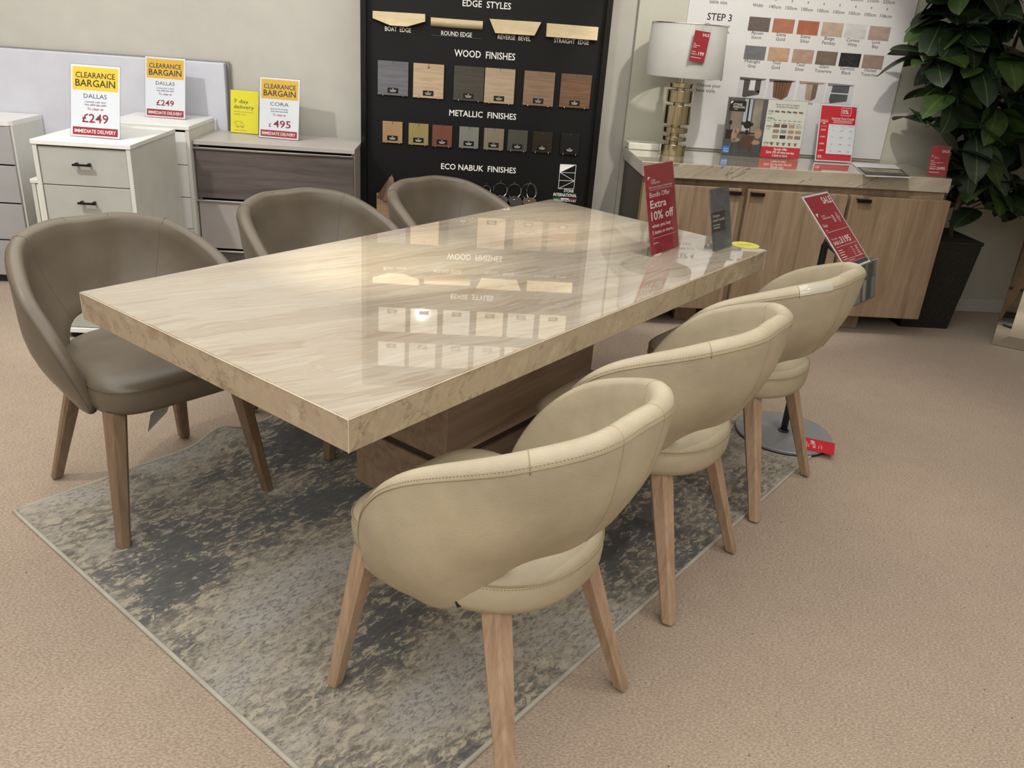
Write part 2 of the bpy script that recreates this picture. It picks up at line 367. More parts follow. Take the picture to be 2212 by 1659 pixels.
# ------------------------------------------------------------------ the room
WY = 4.81
def struct(name, me, m): o = link(name, me, m); o['kind'] = 'structure'; return o
struct('floor', multi([(-4.6, 5.2, -3.2, 5.0, -.05, 0)]), M['carpet'])
struct('ceiling', multi([(-4.6, 5.2, -3.2, 5.0, 2.8, 2.86)]), M['ceil'])
struct('wall_back', multi([(-4.6, .9, WY, 5.0, 0, 2.8)]), M['wall_cool'])
struct('wall_back_right', box(.9, 5.2, WY - .03, 5.0, 0, 2.8, .003), M['wall_cream'])  # step and tone change put in for the edge of the board's shadow
struct('wall_left', multi([(-4.75, -4.6, -3.2, 5.0, 0, 2.8)]), M['wall'])
struct('wall_right', multi([(5.2, 5.35, -3.2, 5.0, 0, 2.8)]), M['wall'])
struct('wall_front', multi([(-4.6, 5.2, -3.35, -3.2, 0, 2.8)]), M['wall'])
struct('baseboard_back', box(-4.6, .9, WY - .015, WY, 0, .085, .004), M['skirt'])
struct('baseboard_back_right', box(.9, 5.2, WY - .045, WY - .03, 0, .085, .004), M['skirt'])

# ------------------------------------------------------------------ dining table
TB = [Vector((-.194, 1.399)), Vector((1.131, 2.928)), Vector((.396, 3.659)), Vector((-.960, 2.065))]
TA = R(49.39)
tab = thing('dining_table', 'large rectangular dining table with thick polished beige marble top and oak block base', 'table', (TB[0].x, TB[0].y, .016), TA)
inv = Matrix.Rotation(-TA, 2)
loc2 = [inv @ (p - TB[0]) for p in TB]
top = hexa([(p.x, p.y, .669) for p in loc2], [(p.x, p.y, .744) for p in loc2], .0025)
top.materials.append(M['table_top']); top.materials.append(M['table_edge'])
for p in top.polygons: p.material_index = 0 if p.normal.z > .9 else 1
link('tabletop', top, None, tab, label='polished beige marble slab')
beads = []
for p, q in ((0, 1), (0, 3), (1, 2)):
    a, b = loc2[p], loc2[q]; beads.append(((a.x, a.y, .7415), (b.x, b.y, .7415)))
vv = []; ff = []
for a, b in beads + [((loc2[0].x, loc2[0].y, .671), (loc2[0].x, loc2[0].y, .742)), ((loc2[1].x, loc2[1].y, .671), (loc2[1].x, loc2[1].y, .742)), ((loc2[3].x, loc2[3].y, .671), (loc2[3].x, loc2[3].y, .742))]:
    m_ = tube([a, b], .0013, 5); k = len(vv); vv += [tuple(v.co) for v in m_.vertices]; ff += [tuple(k + i for i in p.vertices) for p in m_.polygons]
link('edge_joint', mesh(vv, ff), plain((206, 195, 172), .4), tab, label='thin pale joint line along the marble edges')
U0, U1, V0, V1 = .65, 1.42, .32, .70
link('pedestal', box(U0, U1, V0, V1, .265, .669, .003), M['oak_h'], tab, label='upper oak block')
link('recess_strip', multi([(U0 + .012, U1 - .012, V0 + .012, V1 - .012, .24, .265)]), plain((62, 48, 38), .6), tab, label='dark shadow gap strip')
link('pedestal_lower', box(U0, U1, V0, V1, .05, .24, .003), M['oak_h'], tab, label='lower oak block')
link('plinth', box(U0 + .05, U1 - .05, V0 + .05, V1 - .05, 0, .05, .002), plain((60, 52, 46), .7), tab)

# ------------------------------------------------------------------ chairs
CP = [(0, -.31, .825), (.125, -.302, .822), (.244, -.213, .795), (.298, -.03, .715), (.284, .078, .618), (.256, .136, .51), (.228, .150, .412)]
BP = [(0, -.25, .56), (.075, -.238, .553), (.15, -.178, .525), (.203, -.07, .398), (.219, .03, .384), (.224, .10, .384), (.225, .146, .392)]
OP = [(0, -1, 0), (.40, -.92, 0), (.80, -.60, 0), (1, -.08, 0), (1, .05, 0), (1, .12, 0), (1, .25, 0)]
TH = [.05, .05, .05, .046, .042, .034, .024]
BU = [.012, .014, .02, .03, .02, .008, 0]
def catm(P, s):
    n = len(P) - 1; i = min(int(s), n - 1); t = s - i
    g = lambda k: Vector(P[k]) if 0 <= k <= n else (Vector(P[abs(k)]) * 1.0 if k < 0 else Vector(P[n]) * 2 - Vector(P[n - 1]))
    a, b, c, d = g(i - 1), g(i), g(i + 1), g(i + 2)
    if i == 0: a = Vector((-c.x, c.y, c.z))
    return .5 * ((2 * b) + (-a + c) * t + (2 * a - 5 * b + 4 * c - d) * t * t + (-a + 3 * b - 3 * c + d) * t ** 3)
def lerp(L_, s): i = min(int(s), len(L_) - 2); t = s - i; return L_[i] * (1 - t) + L_[i + 1] * t
def section(s):
    """shell cross-section frame at station s (signed)"""
    sg = 1 if s >= 0 else -1; s = abs(s)
    C = catm(CP, s); B = catm(BP, s); O = catm(OP, s)
    if s == 0: O = Vector((0, -1, 0))
    O.z = 0; O.normalize(); T = lerp(TH, s); bu = lerp(BU, s)
    U = (C - B); L_ = U.length
    if L_ < .03: U = Vector((0, .05, 1))
    U.normalize(); O = (O - U * O.dot(U)).normalized()
    m = lambda p: Vector((p.x * sg, p.y, p.z))
    return m(B), m(C), m(O), m(U), T, bu
def shell_ring(s, ns=9, nc=6):
    B, C, O, U, T, bu = section(s); h = T / 2; tb = .016
    L_ = (C - B).length; pts = []
    th = lambda t: tb + (h - tb) * min(1, t * 2.2)
    for k in range(ns):     # outer, bottom to top
        t = k / (ns - 1) * .999; pts.append(B + (C - B) * t - U * (h * t) + O * (th(t) + bu * math.sin(math.pi * t)))
    top = C - U * h
    for k in range(1, nc): a = math.pi * k / nc; pts.append(top + O * (h * math.cos(a)) + U * (h * .9 * math.sin(a)))
    for k in range(ns - 1, -1, -1):
        t = k / (ns - 1) * .999; pts.append(B + (C - B) * t - U * (h * t) - O * (th(t) - bu * math.sin(math.pi * t)))
    for k in range(1, 4): a = math.pi * k / 4; pts.append(B - O * (tb * math.cos(a)) - U * (tb * .8 * math.sin(a)))
    return pts
def shell_mesh():
    S = [i / 7 for i in range(-42, 43)]; v = []; f = []
    for s in S: r = shell_ring(s); n = len(r); v += r
    for i in range(len(S) - 1):
        for k in range(n): l = (k + 1) % n; f.append((i * n + k, i * n + l, (i + 1) * n + l, (i + 1) * n + k))
    f.append(tuple(range(n))); f.append(tuple((len(S) - 1) * n + k for k in range(n - 1, -1, -1)))
    me = mesh(v, f); bm = bmesh.new(); bm.from_mesh(me); bmesh.ops.recalc_face_normals(bm, faces=bm.faces); bm.to_mesh(me); bm.free(); return me
def seat_outline(a, sc=1.0, grow=0.0):
    c, s = math.cos(a), math.sin(a)
    if s >= 0: n = 4.6; wx, wy = .230, .270
    else: n = 2.35; wx, wy = .232, .236
    r = lambda q, e: math.copysign(abs(q) ** (2 / e), q)
    x, y = wx * r(c, n), wy * r(s, n)
    if y < 0: x *= 1 - .06 * min(1, -y / .2)
    return Vector((x * sc + grow * c, y * sc + grow * s, 0))
def seat_mesh():
    rings = [(.80, .392), (.93, .391), (.975, .396), (1.0, .412), (1.008, .438), (1.0, .462), (.992, .468), (.978, .4745), (.93, .484), (.82, .494), (.62, .4985), (.35, .498), (.12, .497)]
    n = 72; v = []; f = []
    for sc, z in rings:
        for i in range(n):
            p = seat_outline(2 * math.pi * i / n, sc); p.z = z; v.append(p)
    for k in range(len(rings) - 1):
        for i in range(n): j = (i + 1) % n; f.append((k * n + i, k * n + j, (k + 1) * n + j, (k + 1) * n + i))
    f.append(tuple(range(n - 1, -1, -1))); f.append(tuple((len(rings) - 1) * n + i for i in range(n))); return mesh(v, f)
def leg_mesh(sx, fr):
    w0, d0 = (.238, .258) if fr > 0 else (.221, .258); ix, iy = (.05, .06) if fr > 0 else (.07, .12)
    v = []; f = []; n = 16
    for t, r in ((0, .0155), (.006, .0175), (.25, .0195), (.6, .0235), (1, .0275)):
        cx = sx * (w0 - ix * t); cy = fr * (d0 - iy * t); z = .40 * t
        for k in range(n):
            a = 2 * math.pi * k / n + R(22.5 / 2); c, s = math.cos(a), math.sin(a); q = (abs(c) ** 6 + abs(s) ** 6) ** (-1 / 6)
            outer = max(0, (c * sx + s * fr) / 1.414); q *= 1 - .20 * outer   # rounded outer corner
            v.append((cx + r * q * c, cy + r * q * s, z))
    for k in range(4):
        for i in range(n): j = (i + 1) % n; f.append((k * n + i, k * n + j, (k + 1) * n + j, (k + 1) * n + i))
    f.append(tuple(range(n - 1, -1, -1))); f.append(tuple(4 * n + i for i in range(n))); return mesh(v, f)
SHELL, SEAT = shell_mesh(), seat_mesh()
LEGM = {(s, q): leg_mesh(s, q) for s in (-1, 1) for q in (-1, 1)}
def pipe_pts(ang=18, s0=-6.0, s1=6.0, n=100):
    out = []
    for i in range(n + 1):
        s = s0 + (s1 - s0) * i / n; B, C, O, U, T, bu = section(s); h = T / 2; top = C - U * h; a = R(ang); out.append(top + O * (h * 1.01 * math.cos(a)) + U * (h * .91 * math.sin(a)))
    return out
PIPE = tube(pipe_pts(), .0011, 5)
SPIPE = tube([seat_outline(2 * math.pi * i / 90, 1.0, .0005) + Vector((0, 0, .4655)) for i in range(90)], .0016, 5, True)
def dashes(pts, ln=.0035, gap=.0035, r=.0006):
    v = []; f = []; acc = 0.0; N = len(pts)
    for i in range(N - 1):
        a, b = pts[i], pts[i + 1]; d = b - a; L_ = d.length
        if L_ < 1e-6: continue
        d.normalize(); s = d.cross(Vector((0, 0, 1))).normalized() * r; u = Vector((0, 0, r))
        while acc < L_:
            p = a + d * acc; q = p + d * ln; k = len(v); v += [p - s - u, p + s - u, p + s + u, p - s + u, q - s - u, q + s - u, q + s + u, q - s + u]
            f += [tuple(k + i_ for i_ in w_) for w_ in ((3, 2, 1, 0), (4, 5, 6, 7), (0, 1, 5, 4), (1, 2, 6, 5), (2, 3, 7, 6), (3, 0, 4, 7))]; acc += ln + gap
        acc -= L_
    return mesh(v, f)
STSEAT = dashes([seat_outline(2 * math.pi * i / 180, 1.002, 0) + Vector((0, 0, .4585)) for i in range(181)])
STSHELL = dashes(pipe_pts(36, n=160))
def seam_mesh(s, inner):
    r = shell_ring(s); pts = r[14:24] if inner else r[0:14]
    return tube(pts, .0009, 5)
SEAMI = [seam_mesh(s, True) for s in (-1.75, 1.75)]; SEAMO = [seam_mesh(s, False) for s in (-.55, .55)]
def crest_seam(s):
    r = shell_ring(s); return tube(r[8:15], .0012, 5)
SEAMC = [crest_seam(s) for s in (-1.8, 1.8)]
def clone(me, m): c = me.copy(); c.materials.clear(); c.materials.append(m); return c
KIT = {}
for key, lm, sm, gm, tm in (('cream', M['cream'], M['cream_seam'], M['leg'], plain((150, 136, 104), .7)), ('taupe', M['taupe'], M['taupe_seam'], M['leg_dark'], plain((92, 84, 71), .7))):
    KIT[key] = dict(shell=clone(SHELL, lm), seat=clone(SEAT, lm), pipe=clone(PIPE, sm), spipe=clone(SPIPE, sm), st1=clone(STSEAT, tm), st2=clone(STSHELL, tm), seam=[clone(q, sm) for q in SEAMI + SEAMO + SEAMC], leg={k: clone(q, gm) for k, q in LEGM.items()})
def make_chair(key, label, x, y, deg, group, z=0.016, label_tab=False):
    K = KIT[key]; t = thing('dining_chair', label, 'chair', (x, y, z), R(deg), group)
    st = link('seat', K['seat'], None, t, smooth=True); link('piping', K['spipe'], None, st, smooth=True); link('stitching', K['st1'], None, st, kind='stuff')
    b = link('backrest', K['shell'], None, t, smooth=True); link('piping', K['pipe'], None, b, smooth=True); link('stitching', K['st2'], None, b, kind='stuff')
    for s in K['seam']: link('seam', s, None, b, smooth=True)
    for k, q in K['leg'].items():
        l = link('leg', q, None, t); q.polygons.foreach_set('use_smooth', [True] * len(q.polygons)); q.set_sharp_from_angle(angle=R(24))
    if label_tab:
        link('fabric_label', box(-.016, .016, -.0025, .0025, -.014, .014, .0005), plain((22, 22, 24), .6), t, (-.206, -.098, .418), (0, R(-20), R(-48)), label='small black fabric label')
    return t
GC1 = 'cream dining chairs on the near side of the table'; GC2 = 'taupe dining chairs on the far side of the table'
cA = make_chair('cream', 'cream leather tub dining chair closest to the camera, at the near table corner', .099, 1.521, 48.6, GC1, .007, True)
cB = make_chair('cream', 'cream leather tub dining chair in the middle of the near row', .546, 2.088, 51.2, GC1, .007, True)
cC = make_chair('cream', 'cream leather tub dining chair beside the round-based sign stand, clear tape on its rim', .977, 2.612, 47.2, GC1, .007, True)
c1 = make_chair('taupe', 'taupe leather tub dining chair nearest the left photo edge, paper tag under its seat', -.942, 2.381, 225.1, GC2, .006)
c2 = make_chair('taupe', 'taupe leather tub dining chair, middle of the far row, before the dark dresser', -.44, 2.93, 225.2, GC2, .012)
c3 = make_chair('taupe', 'taupe leather tub dining chair farthest from the camera, in front of the black board', .041, 3.372, 227.5, GC2, .012)
def rim_strip(s0, s1, n=10):
    v = []; f = []
    for i in range(n + 1):
        B, C, O, U, T, bu = section(s0 + (s1 - s0) * i / n); h = T / 2; top_ = C - U * h
        for a in (15, 40, 65, 90): a = R(a); v.append(top_ + O * ((h + .0015) * math.cos(a)) + U * ((h * .9 + .0015) * math.sin(a)))
    for i in range(n):
        for k in range(3): f.append((i * 4 + k, (i + 1) * 4 + k, (i + 1) * 4 + k + 1, i * 4 + k + 1))
    return mesh(v, f)
link('tape_strip', rim_strip(-1.8, -1.1), plain((190, 186, 170), .08, coat=1, var=.02), cC, smooth=True, label='glossy clear tape on the rim')

# paper tag hanging under the left taupe chair
tg = thing('swing_tag', 'grey folded paper tag hanging below the seat of the left taupe chair', 'tag', (onz(360, 868, .375).x, onz(360, 868, .375).y, .385), R(-30))
a0 = onz(357, 868, .37); a1 = ony(318, 935, a0.y)
dz = a1.z - a0.z; dx = a1.x - a0.x
tg.location = (a0.x, a0.y, a0.z + .012); tg.rotation_euler = (0, 0, 0)
link('card', mesh([(0, 0, 0), (.018, .01, 0), (dx * .5 + .028, .012, dz * .5), (dx, .004, dz - .012), (dx * .62 - .006, -.006, dz * .52)] + [(0, .0012, 0), (.018, .0112, 0), (dx * .5 + .028, .0132, dz * .5), (dx, .0052, dz - .012), (dx * .62 - .006, -.0048, dz * .52)],
    [(0, 1, 2, 3, 4), (9, 8, 7, 6, 5), (0, 5, 6, 1), (1, 6, 7, 2), (2, 7, 8, 3), (3, 8, 9, 4), (4, 9, 5, 0)]), plain((150, 150, 152), .5), tg)
link('cord', tube([(.006, .004, 0), (.004, .004, .02)], .001, 5), plain((60, 60, 60), .6), tg)

# ------------------------------------------------------------------ rug
RA = R(47.7); RP = Vector((-.1066, 1.1013)); RL, RW = 2.30, 1.63
rug = thing('area_rug', 'distressed grey and beige rug under the dining table', 'rug', (RP.x, RP.y, 0), RA)
def rugz(x, y):
    d = RW - y; z = .0065
    for cx, wx, hh in ((.70, .075, .040), (1.03, .085, .05), (1.45, .12, .03)):
        z += hh * math.exp(-((x - cx - d * .25) / wx) ** 2) * math.exp(-(d / .16) ** 2)
    z += .006 * math.exp(-((x - .86 - (RW - y) * .1) / .03) ** 2) * (1 if d < .45 else math.exp(-((d - .45) / .1) ** 2))
    return z
NX, NY = 150, 100; v = []; f = []
for j in range(NY + 1):
    for i in range(NX + 1): x = RL * i / NX; y = RW * j / NY; v.append((x, y, rugz(x, y)))
for j in range(NY):
    for i in range(NX): k = j * (NX + 1) + i; f.append((k, k + 1, k + NX + 2, k + NX + 1))
link('pile', mesh(v, f), M['rug'], rug, smooth=True)
edge = [(RL * i / 60, 0) for i in range(61)] + [(RL, RW * i / 40) for i in range(1, 41)] + [(RL * (1 - i / 90), RW) for i in range(1, 91)] + [(0, RW * (1 - i / 40)) for i in range(1, 40)]
link('binding', tube([(x, y, rugz(x, y) - .002) for x, y in edge], .0065, 6, True), M['binding'], rug, smooth=True, label='pale stitched edge binding')

# ------------------------------------------------------------------ sideboard
sb = thing('sideboard', 'three-door oak sideboard with a thick grey-beige marble top against the back wall', 'sideboard', (0, 0, 0))
X0, X1, YF, YB, ZT = .893, 2.552, 4.212, 4.765, .875
st = link('marble_top', hexa([(X0 + .014, 4.185, ZT - .075), (X1, 4.245, ZT - .075), (X1, YB, ZT - .075), (X0 + .014, YB, ZT - .075)], [(X0, 4.18, ZT), (X1, 4.245, ZT), (X1, YB, ZT), (X0, YB, ZT)], .003), M['side_top'], sb, label='grey-beige marble slab')
cx0 = X0 + .03
link('carcass', box(cx0, X1 - .012, 4.255, YB, .10, ZT - .077, .002), M['oak_side'], sb)
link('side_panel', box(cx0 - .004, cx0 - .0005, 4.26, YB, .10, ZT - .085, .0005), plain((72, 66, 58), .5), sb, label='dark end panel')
for i, (a, b, hx0, hx1) in enumerate(((cx0 + .0, 1.434, 1.357, 1.434), (1.47, 2.001, 1.477, 1.556), (2.021, 2.556, 2.043, 2.123))):
    d = link('door', box(a, b, 4.205, 4.250, .112, .765, .003), M['oak_side'], sb)
    hx0 += .002; hx1 -= .004
    link('handle', multi([(hx0, hx1, 4.185, 4.206, .748, .752), (hx0, hx1, 4.183, 4.187, .735, .752)]), plain((52, 46, 42), .25, .9), d, label='slim dark metal edge pull')
for a, b in ((1.0, 1.12), (1.22, 1.34), (2.165, 2.284)):
    link('foot', box(a, b, 4.335, 4.60, 0, .112, .003), M['oak_side'], sb)

# table lamp
LP = (1.117, 4.50)
lamp = thing('table_lamp', 'table lamp with white drum shade and stacked brass disc base on the sideboard', 'lamp', (LP[0], LP[1], ZT))
r_, zz = [], 0
prof = []
for (r, z0, z1) in ((.070, 0, .058), (.026, .058, .074), (.066, .074, .10), (.026, .10, .115), (.067, .115, .146), (.026, .146, .158), (.072, .158, .255), (.030, .255, .268), (.070, .268, .328), (.024, .328, .340), (.066, .340, .363), (.012, .363, .42)):
    b = .003 if r > .04 else 0
    prof += [(r - b, z0), (r, z0 + b), (r, z1 - b), (r - b, z1)] if b else [(r, z0), (r, z1)]
bs = link('base', lathe(prof, 72), M['brass'], lamp, label='stacked polished brass discs')
bmod = bs.data; bmod.polygons.foreach_set('use_smooth', [True] * len(bmod.polygons)); bmod.set_sharp_from_angle(angle=R(30))
sh = link('lamp_shade', lathe([(.202, .395), (.190, .645), (.1875, .645), (.1995, .395), (.202, .395)], 72, False), M['shade'], lamp, smooth=True, label='white fabric drum shade')
link('shade_ring', tube([(.19 * math.cos(a), .19 * math.sin(a), .644) for a in [2 * math.pi * i / 60 for i in range(60)]], .0022, 5, True), M['chrome'], sh)
vv = []; ff = []
for a in (0, 2.09, 4.19):
    m_ = tube([(.012 * math.cos(a), .012 * math.sin(a), .62), (.189 * math.cos(a), .189 * math.sin(a), .636)], .002, 5); k = len(vv); vv += [tuple(q.co) for q in m_.vertices]; ff += [tuple(k + i for i in p.vertices) for p in m_.polygons]
link('shade_carrier', mesh(vv, ff), M['chrome'], lamp); link('lamp_holder', lathe([(.012, .41), (.018, .44), (.018, .50), (.01, .51), (.01, .63)], 16), M['brass'], lamp)

# red price ticket hanging on the shade
pt = thing('price_ticket', 'red SALE 199 price ticket hanging on the lamp shade', 'price tag', (0, 0, 0))
A_ = ony(1512, 98, 4.288); pt.location = A_; pt.rotation_euler = (0, R(5), R(10))
link('card', box(-.041, .041, -.001, .001, -.076, .064, .0005), M['crim'], pt)
k = Ink(-.0016); k.text('SALE', .037, .043, .012, align='R', bold=True); k.text('199', .03, -.045, .016, align='R', bold=True); k.text('SALE £', -.036, -.045, .007, width=.03)
for i, (z, w_) in enumerate(((.004, .012), (-.004, .036), (-.012, .02), (-.032, .02), (-.058, .055))): k.rect(-.036, -.036 + w_, z, z + .0022)
k.build('lettering', M['ink_w'], pt)
link('plastic_sleeve', box(-.045, .045, -.0035, -.0025, -.081, .088, .0003), M['acrylic'], pt)
link('clip', tube([(0, .0, .105), (0, -.006, .105), (0, -.006, .07), (.006, -.006, .07), (.006, -.006, .10)], .0012, 5), M['chrome'], pt)

# ------------------------------------------------------------------ acrylic stands with printed inserts
def stand(label, cat, x, y, z, yaw, lean, w, h, paper, foot=.07, group=None, name='sign_holder'):
    t = thing(name, label, cat, (x, y, z + .0005), R(yaw), group)
    r = (-R(lean), 0, 0)
    link('acrylic_front', box(-w / 2, w / 2, -.0025, -.001, .0, h, .0004), M['acrylic'], t, rot=r)
    link('acrylic_foot', box(-w / 2, w / 2, 0, foot, 0, .002, .0004), M['acrylic'], t)
    link('acrylic_back', box(-w / 2, w / 2, .0022, .0036, .002, h, .0004), M['acrylic'], t, rot=r)
    mw, mh = w - .008, h - .008
    p = link('insert', box(-mw / 2, mw / 2, 0, .0012, .004, .004 + mh, 0), paper, t, rot=r)
    return t, p, mw, mh
def bands(p, items):
    for nm, x0, x1, z0, z1, m in items: link(nm, mesh([(x0, -.0003, z0), (x1, -.0003, z0), (x1, -.0003, z1), (x0, -.0003, z1)], [(0, 1, 2, 3)]), m, p)
def clearance(label, x, y, z, yaw, lean, w, h, nm, price, small1, small2, yel, bigger, pounds=None):
    t, p, mw, mh = stand(label, 'sign', x, y, z, yaw, lean, w, h, M['paper'], group='clearance signs')
    hw = mw / 2; bands(p, [('yellow_band', -hw + .008, hw - .008, mh * .665, mh * .985, yel), ('red_band', -hw + .008, hw - .008, mh * .035, mh * .145, M['crim'])])
    k = Ink(-.0006); k.text('CLEARANCE', 0, mh * .835, mh * .075, width=mw * .80, align='C', bold=True); k.text('BARGAIN', 0, mh * .715, mh * .095, width=mw * .81, align='C', bold=True); k.build('lettering', M['ink_k'], p)
    k = Ink(-.0006); k.text('IMMEDIATE DELIVERY', 0, mh * .065, mh * .05, width=mw * .85, align='C', bold=True); k.build('lettering', M['ink_w'], p)
    k = Ink(-.0006); k.text(nm, 0, mh * .555, mh * .06, width=mw * .47, align='C'); k.text(small1, 0, mh * .49, mh * .022, width=mw * .44, align='C'); k.text(small2, 0, mh * .45, mh * .022, width=mw * .44, align='C', bold=True); k.build('lettering', M['ink_n'], p)
    k = Ink(-.0006); k.text('To clear at', 0, mh * .39, mh * .032, width=mw * .33, align='C', bold=True)
    if pounds: k.text('£', -mw * .26, mh * .2, mh * .065, bold=True); k.text(price, -mw * .14, mh * .2, mh * .115, width=mw * .44, bold=True)
    else: k.text('£' + price, 0, mh * .215, mh * (.12 if bigger else .09), width=mw * (.54 if bigger else .44), align='C', bold=True)
    k.build('lettering', M['ink_r'], p)
clearance('clearance bargain sign priced £249 on the nearer white and grey chest', -1.589, 3.766, .885, -5, 15, .220, .305, 'DALLAS', '249', '5 DRAWER CHEST 40CM', 'Was £899 Sale £699', M['yel'], True)
clearance('clearance bargain sign priced £249 on the white chest behind, by the dresser', -1.545, 4.53, .89, -5.5, 13, .216, .303, 'DALLAS', '249', '5 DRAWER CHEST', 'Was £899 Sale £699', M['yel2'], False)
clearance('clearance bargain sign priced £495 on the dark wood dresser', -.969, 4.52, .822, -9, 11, .220, .308, 'CORA', '495', '80CM CHEST WITH 3 DRAWERS', 'WAS £999 SALE £799', M['yel2'], False, True)
t, p, mw, mh = stand('bright yellow 7 day delivery sign on the dark wood dresser', 'sign', -1.175, 4.645, .822, -8, 9, .160, .224, M['lemon'])
k = Ink(-.0006); k.text('7 day', -mw * .38, mh * .72, mh * .085, width=mw * .52); k.text('delivery', -mw * .38, mh * .59, mh * .085, width=mw * .72)
k.text('Get that new-furniture', -mw * .38, mh * .505, mh * .022, width=mw * .7); k.text('feeling sooner.', -mw * .38, mh * .445, mh * .022, width=mw * .46); k.text('Where stocks last', -mw * .36, mh * .07, mh * .02, width=mw * .45)
def loop(ink, pts, w): [ink.line(pts[i], pts[(i + 1) % len(pts)], w) for i in range(len(pts))]
vx, vz = -mw * .30, mh * .16
loop(k, [(vx, vz), (vx + .026, vz), (vx + .026, vz + .028), (vx, vz + .028)], .0011); loop(k, [(vx + .026, vz), (vx + .042, vz), (vx + .042, vz + .012), (vx + .035, vz + .023), (vx + .026, vz + .023)], .0011)
for cx in (.009, .034): loop(k, [(vx + cx + .005 * math.cos(a * .785), vz + .005 * math.sin(a * .785)) for a in range(8)], .0011)
for i in range(3): k.line((vx - .012 + i * .002, vz + .024 - i * .006), (vx - .003, vz + .024 - i * .006), .001)
k.build('lettering', M['ink_k'], p)
t, p, mw, mh = stand('small yellow sign mostly hidden behind the clearance sign on the nearer chest', 'sign', -1.675, 4.03, .885, 0, 8, .11, .15, M['paper'])
bands(p, [('yellow_band', -mw / 2 + .01, mw / 2, .01, mh - .004, M['yel2'])])

# bundle sign and small marble sign on the table, yellow sticker
TZ = .760
t, p, mw, mh = stand('tall crimson Bundle Offer 10% off sign standing on the marble table', 'sign', .726, 2.811, TZ, 50.1, 14, .219, .308, M['crim'])
k = Ink(-.0006); L0 = -mw * .40
k.text('Bundle Offer', L0, mh * .655, mh * .055, width=mw * .70); k.text('Extra', L0, mh * .535, mh * .085, width=mw * .55, bold=True); k.text('10% off', L0, mh * .40, mh * .095, width=mw * .78, bold=True)
k.text('when you buy', L0, mh * .315, mh * .04, width=mw * .66, bold=True); k.text('5 items or more.', L0, mh * .24, mh * .04, width=mw * .72, bold=True)
k.text('Blade, Empire, Equinox, Rome & Goya', L0, mh * .755, mh * .022, width=mw * .8); k.rect(L0, mw * .42, mh * .735, mh * .738); k.rect(L0, mw * .42, mh * .195, mh * .198)
k.text('STONE', L0 + .018, mh * .83, mh * .022); k.text('INTERNATIONAL', L0 + .018, mh * .80, mh * .022, width=mw * .3); k.poly([(L0 - .004, mh * .885), (L0 + .016, mh * .885), (L0 - .004, mh * .85)]); k.rect(L0, L0 + .035, mh * .135, mh * .142)
k.build('lettering', M['ink_w'], p)
t, p, mw, mh = stand('small dark marble-print sign reading unique natural marble near the table corner', 'sign', .956, 2.896, TZ, 47.4, 14, .158, .224, m_marble('printed marble', 30, [(.3, (62, 62, 70)), (.6, (105, 105, 115)), (.8, (150, 150, 160))], (185, 185, 195), None, (6, 14, 14), .4))
bands(p, [('black_band', -mw / 2, mw * .22, mh * .32, mh * .64, plain((30, 34, 38), .4, var=0))])
k = Ink(-.0006); L0 = -mw * .42; k.text('Unique,', L0, mh * .56, mh * .045, width=mw * .36); k.text('natural marble', L0, mh * .49, mh * .045, width=mw * .6); k.text('No two pieces', L0, mh * .42, mh * .028, width=mw * .34, bold=True); k.text('are the same', L0, mh * .375, mh * .028, width=mw * .34, bold=True)
k.build('lettering', M['ink_w'], p)
s_ = thing('round_sticker', 'flat yellow oval sticker lying at the far corner of the marble tabletop', 'sticker', (1.068, 2.985, TZ + .0005), R(15))
link('paper', lathe([(.052, 0), (.052, .0006)], 36), plain((206, 204, 84), .6, var=0), s_)
k = Ink(0); k.text('Scan here', 0, .004, .010, width=.06, align='C'); k.text('for more', 0, -.014, .010, width=.05, align='C')
o = k.build('lettering', plain((120, 116, 30), .5), s_, loc=(0, 0, .0011), rot=(-R(90), 0, 0))
o.rotation_euler = (-R(90), 0, 0)
o.data.transform(Matrix.Scale(-1, 4, (0, 1, 0))); o.rotation_euler = (R(-90), 0, 0)

# sideboard prints
t, p, mw, mh = stand('open landscape table brochure in a clear holder on the sideboard', 'brochure', 1.636, 4.600, ZT, 2.5, 4, .455, .308, M['paper_cream'])
hw = mw / 2
items = [('photo_panel', -hw, 0.0, .004, .004 + mh, plain((96, 92, 92), .35, var=.1)), ('floor_print', -hw, 0, .004, mh * .30, plain((78, 76, 80), .35, var=.15)), ('curtain_print', -mw * .44, -mw * .30, mh * .45, mh * .80, plain((142, 128, 114), .4, var=.15)), ('curtain_print', -mw * .17, -mw * .06, mh * .38, mh, plain((150, 138, 126), .4, var=.15)), ('window_print', -mw * .29, -mw * .19, mh * .45, mh, plain((186, 190, 204), .4, var=.05)), ('red_band', 0.0, hw, .004, mh * .205, M['red'])]
bands(p, items[:1])
for i, q in enumerate(items[1:]): link(q[0], mesh([(q[1], -.0005, q[3]), (q[2], -.0005, q[3]), (q[2], -.0005, q[4]), (q[1], -.0005, q[4])], [(0, 1, 2, 3)]), q[5], p)
k = Ink(-.0007)   # furniture silhouettes in the printed photo
def oval(ink, cx, cz, rx, rz, n=16): ink.poly([(cx + rx * math.cos(2 * math.pi * i / n), cz + rz * math.sin(2 * math.pi * i / n)) for i in range(n)])
k.rect(-mw * .475, -mw * .27, mh * .78, mh * .96); k.rect(-mw * .245, -mw * .225, mh * .5, mh); k.rect(-mw * .48, -mw * .37, mh * .30, mh * .46); k.rect(-mw * .455, -mw * .415, mh * .55, mh * .62); k.rect(-mw * .44, -mw * .43, mh * .45, mh * .56)
oval(k, -mw * .22, mh * .56, mw * .05, mh * .07); oval(k, -mw * .28, mh * .58, mw * .02, mh * .03); oval(k, -mw * .165, mh * .57, mw * .02, mh * .03); oval(k, -mw * .215, mh * .43, mw * .02, mh * .05)
